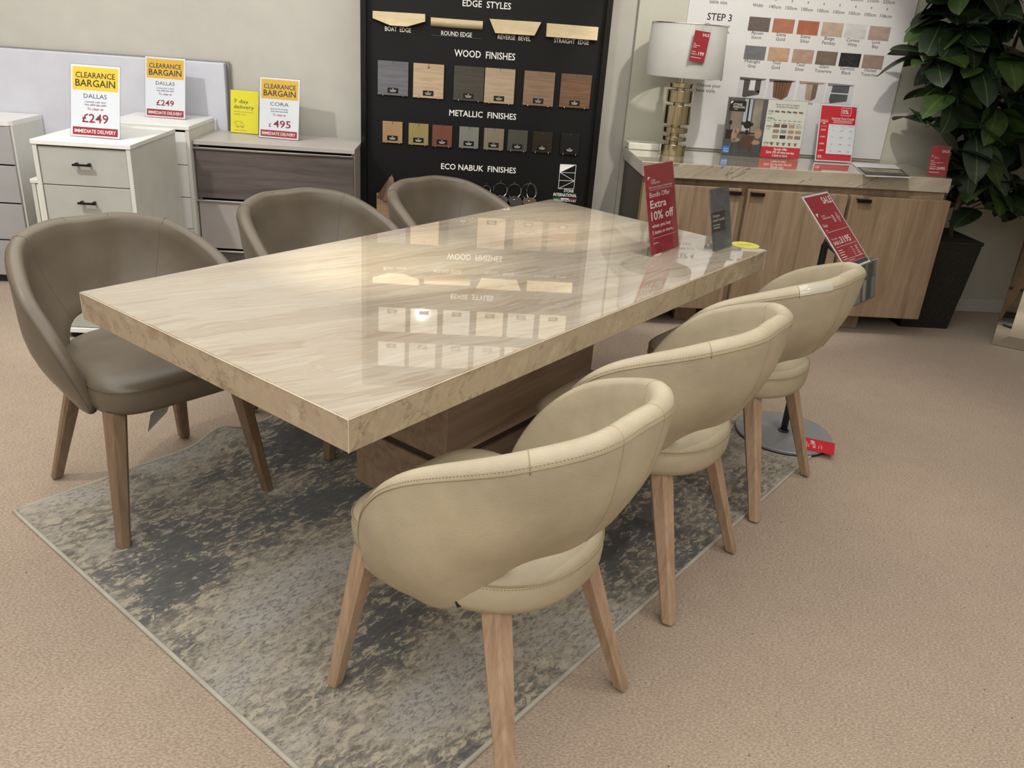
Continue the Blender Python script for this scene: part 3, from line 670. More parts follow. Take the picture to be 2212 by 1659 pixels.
for a, b in (((-.36, .28), (-.40, .10)), ((-.30, .28), (-.28, .10)), ((-.12, .26), (-.15, .08)), ((-.02, .26), (-.01, .1))): k.line((mw * a[0], mh * a[1]), (mw * b[0], mh * b[1]), .003)
k.rect(-mw * .34, -mw * .06, mh * .40, mh * .425); k.build('black_print', plain((20, 19, 20), .4, var=0), p)
k = Ink(-.0009); oval(k, -mw * .37, mh * .36, mw * .035, mh * .12); oval(k, -mw * .335, mh * .29, mw * .05, mh * .035); oval(k, -mw * .07, mh * .42, mw * .045, mh * .09); oval(k, -mw * .09, mh * .26, mw * .06, mh * .04); oval(k, -mw * .34, mh * .44, mw * .03, mh * .05); k.build('chair_print', plain((178, 140, 118), .4, var=.05), p)
k = Ink(-.0009); k.poly([(-mw * .27, mh * .38), (-mw * .11, mh * .38), (-mw * .14, mh * .14), (-mw * .25, mh * .16)]); k.build('table_print', plain((92, 62, 50), .4, var=.1), p)
k = Ink(-.0009); k.rect(-mw * .49, -mw * .405, mh * .05, mh * .175); k.build('blue_print', M['blue'], p)
k = Ink(-.0012); k.text('STONE', -mw * .43, mh * .88, .011); k.text('INTERNATIONAL', -mw * .43, mh * .835, .011, width=mw * .15); k.rect(-mw * .41, -mw * .37, mh * .81, mh * .818); k.poly([(-mw * .465, mh * .95), (-mw * .43, mh * .95), (-mw * .465, mh * .90)])
k.text('furniture', -mw * .482, mh * .115, .008, width=mw * .07); k.text('village', -mw * .482, mh * .075, .008, width=mw * .07)
k.text('Bundle Offer', mw * .25, mh * .145, .013, width=mw * .17, align='C', bold=True); k.text('Extra 10% off when you buy', mw * .25, mh * .09, .013, width=mw * .36, align='C', bold=True); k.text('5 items or more.', mw * .25, mh * .035, .013, width=mw * .2, align='C', bold=True)
k.build('lettering', M['ink_w'], p)
k = Ink(-.0007); k.text('Design your very own bespoke', mw * .25, mh * .93, .009, width=mw * .3, align='C'); k.text('dining table in 4 simple steps', mw * .25, mh * .89, .009, width=mw * .28, align='C')
for i, z in enumerate((.80, .68, .54, .25)): k.text('STEP %d' % (i + 1), mw * .02, mh * z, .010, bold=True); k.rect(mw * .02, mw * .075, mh * (z - .03), mh * (z - .025))
for j in range(6): k.rect(mw * (.10 + j * .062), mw * (.14 + j * .062), mh * .665, mh * .672); k.rect(mw * (.10 + j * .062), mw * (.14 + j * .062), mh * .62, mh * .626)
k.build('lettering', M['ink_k'], p)
cs = [(122, 98, 88), (110, 88, 80), (196, 168, 150), (206, 208, 206), (150, 126, 112), (140, 142, 148), (186, 152, 118), (190, 160, 126), (168, 146, 132), (26, 26, 30), (176, 152, 140), (150, 126, 108)]
for j in range(12):
    cx = mw * (.115 + (j % 4) * .095); cz = mh * (.545 - (j // 4) * .095); k = Ink(-.0007); k.rect(cx, cx + mw * .075, cz, cz + mh * .06); k.build('swatch_print', plain(cs[j], .4, var=.12), p)
k = Ink(-.0007)
for j in range(5): cx = mw * (.10 + j * .075); k.poly([(cx, mh * .815), (cx + mw * .055, mh * .80), (cx + mw * .06, mh * .83), (cx + mw * .01, mh * .84)]); k.rect(cx, cx + mw * .05, mh * .275, mh * .285); k.rect(cx + mw * .012, cx + mw * .038, mh * .235, mh * .275)
k.build('sketch_print', plain((120, 96, 84), .4), p)

t, p, mw, mh = stand('red and white interest free credit leaflet holder on the sideboard', 'sign', 2.049, 4.590, ZT, 3, 12, .222, .311, M['paper'])
hw = mw / 2
bands(p, [('red_band', -hw + .006, hw - .004, mh * .67, mh * .985, M['red']), ('red_band', -hw + .006, -hw * .46, mh * .15, mh * .67, M['red']), ('red_band', -hw + .006, hw - .004, mh * .035, mh * .15, M['red'])])
k = Ink(-.0008); k.text('0%', mw * .10, mh * .86, mh * .07, bold=True); loop(k, [(mw * .07, mh * .83), (mw * .33, mh * .83), (mw * .33, mh * .96), (mw * .07, mh * .96)], .002); k.text('Interest Free Credit', mw * .14, mh * .755, mh * .038, width=mw * .62, align='C', bold=True)
for z, w_ in ((.735, .55), (.715, .5), (.695, .52)): k.rect(mw * (.14 - w_ / 2), mw * (.14 + w_ / 2), mh * z, mh * (z + .006))
k.text('WHERE YOU', -mw * .36, mh * .72, mh * .02, width=mw * .2, align='C', bold=True); k.text('CAN SPEND', -mw * .36, mh * .695, mh * .02, width=mw * .2, align='C', bold=True); k.poly([(-mw * .40, mh * .685), (-mw * .36, mh * .66), (-mw * .32, mh * .685)])
k.text('0%', -mw * .44, mh * .07, mh * .05, bold=True)
for z, s in ((.55, '£500'), (.43, '£1000'), (.31, '£2000'), (.19, '£3000')): k.text(s, -mw * .36, mh * z, mh * .028, width=mw * .13, align='C', bold=True)
k.text('MIN. SPEND', -mw * .36, mh * .62, mh * .014, width=mw * .16, align='C'); k.build('lettering', M['ink_w'], p)
k = Ink(-.0008)
for j, z in enumerate((.55, .43, .31, .19)):
    for i, s in enumerate((('5', '£100', '£20'), ('10', '£200', '£40'), ('20', '£400', '£80'), ('30', '£600', '£90'))[j]): k.text(s, mw * (-.10 + i * .24), mh * z, mh * .022, align='C')
for i, s in enumerate(('Months', 'Payment', 'Total spend')): k.text(s, mw * (-.10 + i * .24), mh * .635, mh * .014, align='C')
k.rect(-mw * .30, mw * .45, mh * .055, mh * .06); k.rect(-mw * .30, mw * .45, mh * .09, mh * .095); k.build('lettering', plain((196, 110, 120), .5, var=0), p)

t, p, mw, mh = stand('small crimson SALE 2495 card at the right end of the sideboard', 'price tag', 2.492, 4.300, ZT, 1.9, 9, .112, .156, M['crim'], foot=.05)
k = Ink(-.0007); k.text('SALE', mw * .46, mh * .82, mh * .09, align='R', bold=True); k.text('SALE £', -mw * .44, mh * .235, mh * .06, width=mw * .38, bold=True); k.text('2495', mw * .38, mh * .235, mh * .095, width=mw * .42, align='R', bold=True); k.text('Goya', -mw * .44, mh * .52, mh * .04); k.text('3 Door sideboard', -mw * .44, mh * .455, mh * .04, width=mw * .68)
k.text('STONE', -mw * .30, mh * .64, mh * .022); k.text('INTERNATIONAL', -mw * .30, mh * .605, mh * .022, width=mw * .3); k.poly([(-mw * .42, mh * .70), (-mw * .32, mh * .70), (-mw * .42, mh * .66)]); k.rect(-mw * .44, -mw * .16, mh * .40, mh * .415); k.rect(-mw * .44, -mw * .1, mh * .33, mh * .342); k.rect(-mw * .44, mw * .1, mh * .13, mh * .145)
k.build('lettering', M['ink_w'], p)

br = thing('flat_brochure', 'flat brochure lying over the front edge of the sideboard top', 'brochure', (0, 0, ZT + .001))
q = [onz(1840, 352, .88), onz(1935, 357, .88), onz(1967, 383, .88), onz(1875, 381, .88)]
q = [(a.x, max(a.y, 4.13)) for a in q]
bd = link('pages', hexa([(a, b, 0) for a, b in q], [(a, b, .005) for a, b in q], .0008), plain((206, 208, 212), .4), br)
def lerp2(u, v_): return tuple((q[0][i] * (1 - u) + q[1][i] * u) * (1 - v_) + (q[3][i] * (1 - u) + q[2][i] * u) * v_ for i in (0, 1))
for (u0, u1, v0, v1, c) in ((0, 1, .36, .98, (66, 62, 60)), (.06, .95, .42, .7, (120, 112, 100))):
    P4 = [lerp2(u0, v0), lerp2(u1, v0), lerp2(u1, v1), lerp2(u0, v1)]; link('cover_print', mesh([(a, b, .0056 + (.0003 if c[0] > 100 else 0)) for a, b in P4], [(3, 2, 1, 0)]), plain(c, .5, var=.3, spec=.2), bd)
bx = thing('plastic_box', 'low white plastic box with a dark slot at the left end of the sideboard', 'box', (.985, 4.665, ZT))
link('body', box(-.085, .085, -.06, .06, 0, .035, .004), plain((214, 212, 200), .4), bx); link('slot', multi([(-.02, .045, -.012, -.008, .0348, .0356)]), plain((50, 48, 46), .5), bx)

# ------------------------------------------------------------------ wall poster
PY = WY - .038
po = thing('wall_poster', 'large white poster of table-ordering steps on the wall above the sideboard', 'poster', (0, 0, 0))
link('board', box(1.165, 2.405, PY, PY + .008, .885, 2.55, .0005), plain((214, 214, 214), .6, var=.01), po)
PI_ = PY - .0006
def Q(zx, zy): return (1480 + zx * .24412, zy * .24412)
k = Ink(PI_); kb = Ink(PI_)
def pt_(t, x1, y1, x2, y2, h, bold=False): px_text(None, t, *Q(x1, y1), *Q(x2, y2), h, PI_, bold)
pt_('Width', 597, 57, 688, 64, .016)
for (s, a, b, c, d) in (('140cm', 743, 73, 847, 76), ('150cm', 885, 85, 988, 88), ('100cm', 1027, 97, 1128, 100), ('100cm', 1168, 108, 1268, 112), ('100cm', 1307, 120, 1408, 124), ('100cm', 1447, 131, 1547, 135), ('100cm', 1586, 142, 1687, 147), ('106cm', 1722, 155, 1825, 158), ('200cm', 1468, 7, 1572, 12), ('210cm', 1608, 18, 1712, 24), ('220cm', 1748, 30, 1852, 36)): pt_(s, a, b, c, d, .0165)
for a, b in ((803, 8), (947, 20), (1088, 33), (1228, 45), (1369, 55), (1508, 68), (1647, 79), (1786, 92)): pt_('x', a - 8, b, a + 8, b + 1, .017)
pt_('table size.', 213, 28, 378, 38, .017)
pt_('Choose your', 182, 232, 397, 250, .017); pt_('finish.', 260, 290, 397, 298, .017)
pt_('Choose your', 103, 763, 313, 776, .017); pt_('base style.', 97, 808, 268, 820, .017)
pt_('STEP 3', 192, 178, 410, 186, .034, True); pt_('STEP 4', 112, 705, 325, 712, .030, True)
for (s, a, b, c, d) in (('Apuan', 582, 302, 690, 308), ('Storm', 583, 342, 672, 347), ('Siena', 805, 317, 890, 322), ('Gold', 803, 358, 880, 363), ('Siena', 1020, 336, 1107, 341), ('Silver', 1016, 376, 1097, 381), ('Beige', 1232, 351, 1318, 357), ('Fantasy', 1210, 390, 1328, 397), ('Cortina', 1425, 367, 1540, 374), ('White', 1433, 406, 1517, 412), ('Luna', 1652, 384, 1723, 389), ('Bay', 1652, 424, 1707, 428),
    ('Midnight', 525, 553, 663, 561), ('Grey', 553, 595, 625, 599), ('Tivoli', 768, 567, 843, 572), ('Gold', 760, 608, 835, 613), ('Tivoli', 980, 585, 1055, 590), ('Silver', 970, 624, 1050, 629), ('Glam', 1185, 601, 1268, 606), ('Travertine', 1145, 638, 1292, 647), ('Garmish', 1368, 616, 1495, 624), ('Black', 1382, 655, 1463, 661), ('Honed', 1585, 633, 1685, 639), ('Travertine', 1553, 670, 1698, 679), ('Stone', 1060, 925, 1125, 929)): pt_(s, a, b, c, d, .0165)
for q_ in LINES: q_.build('lettering', plain((42, 40, 50), .6, var=0), po)
LINES.clear()
sw = [(570, 145, (104, 88, 80), (190, 178, 166)), (785, 160, (190, 112, 80), (170, 90, 60)), (1003, 178, (186, 98, 62), (214, 128, 88)), (1218, 193, (196, 172, 150), (120, 104, 92)), (1425, 208, (206, 208, 206), (186, 190, 190)), (1635, 228, (176, 150, 136), (212, 196, 188)),
      (533, 400, (112, 114, 120), (72, 74, 82)), (743, 415, (202, 160, 122), (160, 118, 84)), (958, 432, (188, 150, 128), (170, 132, 110)), (1167, 448, (122, 104, 86), (60, 52, 46)), (1375, 465, (20, 20, 24), (70, 70, 74)), (1578, 482, (160, 134, 118), (140, 114, 100))]
for a, b, c, v_ in sw:
    s1 = ony(*Q(a, b), PI_); s2 = ony(*Q(a + 160, b + 116), PI_)
    s3 = ony(*Q(a - 13, b + 104), PI_); kk = Ink(PI_); x0 = (s1.x + s3.x) / 2; kk.rect(x0, x0 + .117, s1.z - .070, s1.z)
    g_ = sum(c) / 3; c = tuple(int(x * .8 + g_ * .2) for x in c)
    kk.build('swatch_print', m_marble('printed stone', -30 + a % 50, [(.3, tuple(int(x * .88) for x in c)), (.7, c)], v_, None, (10, 26, 26), .6), po)
# four printed base pictures
for i, (a, b) in enumerate(((488, 680), (748, 697), (1015, 716), (1268, 735))):
    o_ = ony(*Q(a, b), PI_); x0, z0 = o_.x, o_.z
    kk = Ink(PI_); kk.rect(x0 - .003, x0 + .152, z0 - .108, z0); kk.build('picture_print', plain((200, 200, 202), .6, var=.02), po)
    kk = Ink(PI_ - .0004); kk.poly([(x0 - .003, z0), (x0 + .152, z0 - .002), (x0 + .135, z0 - .010), (x0 + .003, z0 - .016)]); kk.build('tabletop_print', plain(((86, 82, 82), (110, 92, 84), (150, 132, 120), (120, 120, 124))[i], .6), po)
    kk = Ink(PI_ - .0004)
    if i == 0:
        kk.poly([(x0 + .025, z0 - .012), (x0 + .06, z0 - .012), (x0 + .058, z0 - .068), (x0 + .028, z0 - .10)]); kk.poly([(x0 + .09, z0 - .01), (x0 + .122, z0 - .008), (x0 + .122, z0 - .078), (x0 + .092, z0 - .064)]); kk.poly([(x0 + .028, z0 - .10), (x0 + .058, z0 - .066), (x0 + .122, z0 - .066), (x0 + .120, z0 - .085), (x0 + .04, z0 - .104)])
    elif i == 1: kk.poly([(x0 + .025, z0 - .010), (x0 + .13, z0 - .006), (x0 + .118, z0 - .085), (x0 + .088, z0 - .106), (x0 + .035, z0 - .095)])
    elif i == 2: kk.poly([(x0 + .04, z0 - .012), (x0 + .108, z0 - .008), (x0 + .106, z0 - .086), (x0 + .08, z0 - .102), (x0 + .048, z0 - .095)])
    else: kk.poly([(x0 + .028, z0 - .012), (x0 + .125, z0 - .008), (x0 + .125, z0 - .09), (x0 + .03, z0 - .106), (x0 + .022, z0 - .085)])
    kk.build('base_print', plain(((78, 72, 70), (118, 82, 62), (166, 146, 130), (84, 84, 88))[i], .6, var=.12), po)
    kk = Ink(PI_ - .0008)
    if i == 0: kk.rect(x0 + .062, x0 + .088, z0 - .062, z0 - .014)
    elif i == 1: [kk.line((x0 + .045 + j * .018, z0 - .012), (x0 + .05 + j * .014, z0 - .096), .0025) for j in range(4)]
    elif i == 2: kk.poly([(x0 + .078, z0 - .010), (x0 + .108, z0 - .008), (x0 + .106, z0 - .086), (x0 + .08, z0 - .102)])
    else: kk.rect(x0 + .022, x0 + .126, z0 - .054, z0 - .048)
    kk.build('detail_print', plain(((214, 214, 214), (52, 34, 26), (112, 92, 78), (206, 206, 206))[i], .6), po)

# ------------------------------------------------------------------ black display board
BYP, BYF = 4.618, 4.575
bd = thing('display_board', 'tall black board of stone, wood and metal finishes standing against the back wall', 'display board', (0, 0, 0))
BX0, BX1 = -.548, .728
link('back_panel', box(BX0 + .025, BX1 - .025, BYP, BYP + .03, .02, 2.09, .001), M['board'], bd)
link('side_rail', box(BX0, BX0 + .03, BYF, WY - .02, 0, 2.11, .003), M['board_gloss'], bd); link('side_rail', box(BX1 - .03, BX1, BYF, WY - .02, 0, 2.11, .003), M['board_gloss'], bd)
link('top_rail', box(BX0 + .03, BX1 - .03, BYF, WY - .02, 2.08, 2.11, .003), M['board_gloss'], bd)
BI = BYP - .0008
k = Ink(BI)
for (s, a, b, c, d, h, bo) in (('EDGE  STYLES', 999, 13.2, 1103.6, 20.3, .030, 0), ('WOOD  FINISHES', 981.3, 121.5, 1112.5, 130.2, .033, 0), ('METALLIC  FINISHES', 970.4, 249.9, 1114.7, 258.5, .030, 0), ('ECO NABUK  FINISHES', 952.7, 364.3, 1114.2, 375, .030, 0), ('BOAT  EDGE', 831.4, 66.3, 887.6, 70.4, .021, 0), ('ROUND EDGE', 953, 76, 1019.3, 80.3, .021, 0), ('REVERSE  BEVEL', 1075, 84.3, 1145.9, 88.5, .021, 0), ('STRAIGHT  EDGE', 1196.5, 91.9, 1271.7, 96.6, .021, 0), ('STONE', 1218, 415, 1238.8, 416, .0155, 0), ('INTERNATIONAL', 1195.2, 423.8, 1245.4, 425.6, .0175, 0), ('HANDCRAFTED IN ITALY', 1195, 434.5, 1244.6, 436, .0125, 0)):
    px_text(None, s, a, b, c, d, h, BI, True)
def BP2(zx, zy): p_ = ony(780 + zx * .25316, 220 + zy * .25316, BI); return (p_.x, p_.z)
tl, tr, brr, bl = BP2(1700, 532), BP2(1835, 538), BP2(1815, 742), BP2(1683, 740)
l1, r1, l2, r2 = BP2(1698, 603), BP2(1827, 607), BP2(1690, 670), BP2(1820, 675)
for a, b in ((tl, tr), (tr, brr), (brr, bl), (bl, tl), (l1, r1), (l1, r2), (l2, r2), (r2, bl)): k.line(a, b, .0022)
k.poly([l1, tr, tl])
for q_ in LINES: q_.build('lettering', M['ink_w'], bd)
k.build('emblem', M['ink_w'], bd, label='white outlined emblem with filled triangle')
fa, fb = BP2(1637, 822), BP2(1840, 822); fw = (fb[0] - fa[0]) / 3
for i, c in enumerate(((40, 110, 60), (225, 225, 225), (150, 40, 40))): kk = Ink(BI); kk.rect(fa[0] + i * fw, fa[0] + (i + 1) * fw, fa[1] - .004, fa[1] + .004); kk.build('flag_stripe', plain(c, .6, var=0), bd)
kk = Ink(BI - .0003)
# samples
def sample(name, label, x0, x1, z0, z1, mat, group, tabs=True, cat='sample', lx=.5, thick=.012, drill=False):
    t = thing(name, label, cat, ((x0 + x1) / 2, BYP - .002, z0), 0, group); w_ = x1 - x0; h_ = z1 - z0
    link('tile', box(-w_ / 2, w_ / 2, -thick, 0, 0, h_, .0012), mat, t)
    if tabs:
        q = link('name_plate', box(-.028 + (lx - .5) * w_, .028 + (lx - .5) * w_, -thick - .0012, -thick, .012, .038, .0003), plain((16, 16, 17), .35, var=0), t)
        kk = Ink(-thick - .0016); ox = (lx - .5) * w_
        for j, (ww, zz_) in enumerate(((.008, .0315), (.034, .0245), (.026, .0185))): kk.rect(ox - ww / 2, ox + ww / 2, zz_, zz_ + .0019)
        kk.build('lettering', M['ink_w'], q, kind='stuff')
    link('hook', tube([(0, -thick - .002, h_ - .012), (0, -thick - .004, h_ + .002), (0, 0, h_ + .008)], .0016, 5), M['chrome'], t)
    for s_ in (-.32, .34): link('clip', tube([(w_ * s_, -thick - .002, .010), (w_ * s_, -thick - .003, -.001), (w_ * s_, 0, -.003)], .0014, 5), M['chrome'], t)
    if drill: link('screw_hole', lathe([(.004, 0), (.004, .0008)], 12), plain((20, 20, 20), .5), t, (0, -thick - .0003, h_ - .018), (R(90), 0, 0))
    return t
def bz(zx, zy, oy): p_ = ony(780 + zx * .25316, oy + zy * .25316, BYP - .012); return p_
wc = [('grey cathedral-grain wood sample, first in the wood row', (84, 84, 90), (104, 104, 110), (120, 120, 126), 140, 405, 520, 812), ('light oak wood sample with a screw hole, second in the wood row', (160, 138, 110), (186, 163, 134), (202, 180, 150), 443, 707, 543, 836), ('dark olive-brown wood sample, third in the wood row', (54, 50, 42), (68, 63, 54), (80, 74, 64), 788, 1050, 565, 860),
      ('pale greige wood sample touching the dark one, fourth in the wood row', (158, 138, 112), (178, 158, 132), (190, 170, 144), 1052, 1312, 583, 882), ('mid brown wood sample, fifth in the wood row', (116, 92, 72), (140, 114, 92), (156, 130, 106), 1385, 1650, 608, 902), ('walnut brown wood sample, last in the wood row', (84, 61, 43), (108, 80, 58), (128, 98, 72), 1697, 1962, 632, 920)]
for i, (lb, c0, c1, c2, a, b, c, d) in enumerate(wc):
    p1, p2 = bz(a, (c + d) / 2, 0), bz(b, (c + d) / 2, 0); zt, zb = bz((a + b) / 2, c + 2, 0).z, bz((a + b) / 2, d + 2, 0).z
    sample('wood_sample', lb, p1.x + .001, p2.x - .001, zb, zt, wood('sample wood', c0, c1, c2, 'x', 2.2, .4), 'wood finish samples', drill=(i == 1))
mc = [('copper-tan metal sample, first in the metallic row', (188, 150, 104), 183, 353, 166, 350), ('brass-yellow metal sample, second in the metallic row', (172, 152, 92), 405, 575, 184, 368), ('brick-red copper metal sample, third in the metallic row', (136, 78, 62), 607, 777, 200, 384), ('pale silver metal sample, fourth in the metallic row', (140, 144, 132), 837, 1003, 213, 396), ('champagne metal sample, fifth in the metallic row', (152, 138, 112), 1047, 1218, 226, 410), ('mid grey metal sample, sixth in the metallic row', (88, 88, 78), 1250, 1420, 240, 422), ('dark bronze metal sample, seventh in the metallic row', (52, 43, 32), 1462, 1632, 255, 434), ('near-black metal sample, last in the metallic row', (28, 28, 28), 1700, 1865, 270, 450)]
for i, (lb, c, a, b, e, g) in enumerate(mc):
    p1, p2 = bz(a, (e + g) / 2, 220), bz(b, (e + g) / 2, 220); zt, zb = bz((a + b) / 2, e + 2, 220).z, bz((a + b) / 2, g, 220).z
    g_ = sum(c) / 3; c = tuple(int((x * .85 + g_ * .15) * .92) for x in c)
    sample('metal_sample', lb, p1.x, p2.x, zb, zt, plain(c, .38, .25, var=.04), 'metallic finish samples')
# edge profile samples
EX = BYP - .002
def epoly(pts): return [(ony(780 + x * .25316, y * .25316, BYP - .035).x, ony(780 + x * .25316, y * .25316, BYP - .035).z) for x, y in pts]
for lb, pts in (('cream stone boat edge sample with angled underside', [(98, 92), (547, 120), (547, 185), (390, 228), (250, 218), (98, 155)]), ('cream stone sample wide at the top and narrow below, third in the edge styles row', [(1095, 160), (1538, 190), (1480, 305), (1145, 283)]), ('cream stone straight edge sample, plain rectangle', [(1587, 197), (2027, 232), (2015, 346), (1580, 313)])):
    P_ = epoly(pts); cx = sum(a for a, b in P_) / len(P_); cz = min(b for a, b in P_); t = thing('edge_sample', lb, 'sample', (cx, EX, cz), 0, 'stone edge samples'); link('stone', prism_xz([(a - cx, b - cz) for a, b in P_], -.033, 0, .001), M['edge_stone'], t)
P_ = epoly([(595, 148), (1040, 180), (1037, 255), (593, 225)]); w_ = P_[1][0] - P_[0][0]; cx = P_[0][0] + w_ / 2; cz = (P_[2][1] + P_[3][1]) / 2; h_ = (P_[0][1] + P_[1][1]) / 2 - cz
t = thing('edge_sample', 'cream stone round edge sample with rounded underside', 'sample', (cx, EX, cz), 0, 'stone edge samples')
n = 10; vv = []
for x in (-w_ / 2, w_ / 2): vv += [(x, 0, h_), (x, -.033, h_)] + [(x, -.033 * math.cos(math.pi / 2 * i / n), h_ * .62 - h_ * .62 * math.sin(math.pi / 2 * i / n)) for i in range(n + 1)]
m_ = n + 3; link('stone', mesh(vv, [tuple(range(m_)), tuple(range(2 * m_ - 1, m_ - 1, -1))] + [(i, m_ + i, m_ + (i + 1) % m_, (i + 1) % m_) for i in range(m_)]), M['edge_stone'], t)
t = thing('label_strip', 'clear plastic strip below the round edge sample', 'label', ((BX0 + BX1) / 2, BYP, 0)); a_, b_ = ony(780 + 600 * .25316, 308 * .25316, BYP), ony(780 + 1030 * .25316, 330 * .25316, BYP)
t.location = ((a_.x + b_.x) / 2, BYP - .001, (a_.z + b_.z) / 2); link('strip', box(-.13, .13, -.003, 0, 0, .004, .0005), plain((58, 60, 60), .3), t)
# stone tiles above the frame of the photograph, seen mirrored in the table
st_c = [(-.269, (206, 208, 200), (170, 170, 160)), (-.078, (196, 200, 192), (160, 160, 150)), (.119, (204, 190, 150), (178, 156, 110)), (.303, (182, 176, 156), (150, 140, 118)), (.493, (206, 192, 152), (176, 158, 118))]
nm_ = ('first', 'second', 'third', 'fourth', 'fifth')
for i, (x, c, v_) in enumerate(st_c): sample('stone_sample', 'polished stone sample, %s of the lower row, mirrored in the tabletop' % nm_[i], x, x + .158, 1.622, 1.774, m_stone(c, v_), 'stone samples high on the board')
st_d = [(-.457, (196, 196, 188)), (-.274, (176, 172, 160)), (-.076, (168, 164, 152)), (.114, (172, 166, 150)), (.297, (204, 198, 176)), (.485, (120, 116, 108))]
for i, (x, c) in enumerate(st_d): sample('stone_sample', 'polished stone sample, %s of the upper row above the photo' % (nm_ + ('sixth',))[i], x, x + .158, 1.838, 1.992, m_stone(c, tuple(int(q * .8) for q in c)), 'stone samples high on the board')
sample('stone_sample', 'pale stone sample left of the lower stone row on the board', -.455, -.297, 1.622, 1.774, m_stone((186, 182, 170), (150, 146, 136)), 'stone samples high on the board')
# leather swatches on rings
for i, (px, py, rr, c, lb) in enumerate(((1050, 411, 9.5, (84, 82, 78), 'grey leather swatches on a steel ring, nearest the chair back'), (1080.5, 411, 14.6, (70, 68, 66), 'charcoal leather swatches on a steel ring, second ring from left'), (1110.8, 413, 14.6, (66, 63, 62), 'charcoal leather swatches on a steel ring, third ring from left'), (1143, 414, 16.5, (92, 78, 62), 'brown leather swatches on two steel rings, rightmost'))):
    c_ = ony(px, py, BYP - .03); r = rr / 382; t = thing('leather_swatches', lb, 'swatches', (c_.x, BYP - .025, c_.z), 0, 'leather swatch rings')
    link('ring', tube([(r * math.cos(a), .004 * math.sin(a * 2), r * math.sin(a)) for a in [2 * math.pi * j / 30 for j in range(30)]], .0018, 5, True), M['chrome'], t)
    if i == 3: link('ring', tube([(r * .9 * math.cos(a) * .6 + .012, -.02 * math.cos(a), r * math.sin(a)) for a in [2 * math.pi * j / 30 for j in range(30)]], .0018, 5, True), M['chrome'], t)
    link('hook', tube([(0, .025, r + .004), (0, 0, r + .004), (0, -.004, r + .012)], .0022, 5), M['chrome'], t)
    for j in range(3):
        w2, h2 = .05 + .008 * j, .11; ang = R(-14 + 14 * j)
        zig = [(-w2, -h2)] + [(-w2 + 2 * w2 * q_ / 12, -h2 + (.004 if q_ % 2 else 0)) for q_ in range(1, 12)] + [(w2, -h2), (w2 * .55, -.004), (0.0, .012), (-w2 * .55, -.004)]
        pz = [(x * math.cos(ang) - z * math.sin(ang), x * math.sin(ang) + z * math.cos(ang) - r * .92) for x, z in zig]
        link('swatch', prism_xz(pz, -.012 - .005 * j, -.0095 - .005 * j), plain(tuple(int(q_ * (.8 + .15 * j)) for q_ in c), .6), t)
    link('eyelet', tube([(.006 * math.cos(a), -.0235, .006 * math.sin(a) - r * .98) for a in [2 * math.pi * j / 14 for j in range(14)]], .0022, 5, True), M['chrome'], t)
c_ = ony(846, 384, BYP - .02); t = thing('leather_swatches', 'brown leather swatches on a hook at the left of the board', 'swatches', (c_.x, BYP - .02, c_.z), 0)
link('hook', tube([(0, .02, .012), (0, -.01, .012), (0, -.014, .02)], .0022, 5), M['chrome'], t)
for j, (a, c) in enumerate(((-24, (104, 74, 52)), (6, (76, 58, 44)), (-8, (120, 98, 78)))):
    a = R(a); pz = [(-.012, 0), (0, .014), (.012, 0), (.03, -.13), (-.03, -.13)]; pz = [(x * math.cos(a) - z * math.sin(a), x * math.sin(a) + z * math.cos(a)) for x, z in pz]; link('swatch', prism_xz(pz, -.004 * j - .004, -.004 * j - .0015), plain(c, .6), t)
p1, p2 = ony(813.5, 417, BYP - .012), ony(880, 417, BYP - .012)
sample('wood_sample', 'light oak wood sample low on the board beside the farthest taupe chair', p1.x, p1.x + .176, p1.z - .19, p1.z, wood('sample wood', (150, 124, 94), (176, 148, 116), (190, 162, 128), 'x', 2.2, .4), None)

# ------------------------------------------------------------------ chests and dresser
def drawer(par, x0, x1, y, z0, z1, m, th=.018): return link('drawer', box(x0, x1, y, y + th, z0, z1, .0015), m, par)
# near chest
ch = thing('chest_of_drawers', 'narrow white five-drawer chest with grey fronts and black handles behind the left chair', 'chest of drawers', (-1.60, 3.64, 0))
W2, D, H = .2, .58, .885
link('top_panel', box(-W2 - .004, W2 + .004, -.004, D, H - .02, H, .002), M['white'], ch); 
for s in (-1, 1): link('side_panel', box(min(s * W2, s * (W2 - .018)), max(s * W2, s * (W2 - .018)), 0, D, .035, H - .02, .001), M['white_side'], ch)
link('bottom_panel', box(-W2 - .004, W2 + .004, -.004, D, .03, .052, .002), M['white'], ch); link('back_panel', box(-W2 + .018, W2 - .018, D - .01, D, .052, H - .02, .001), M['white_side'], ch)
for s in (-.15, .15):
    for y in (.04, .52): link('foot', lathe([(.022, 0), (.026, .03)], 16), M['blackmetal'], ch, (s, y, 0))
for i in range(5):
    z0 = .054 + i * .1615; d = drawer(ch, -W2 + .0205, W2 - .0205, .006, z0 + .001, z0 + .159, M['greyfront'])
    link('handle', multi([(-.038, .038, -.022, -.012, z0 + .088, z0 + .096), (-.030, -.022, -.014, .006, z0 + .090, z0 + .099), (.022, .030, -.014, .006, z0 + .090, z0 + .099)]), M['blackmetal'], d)
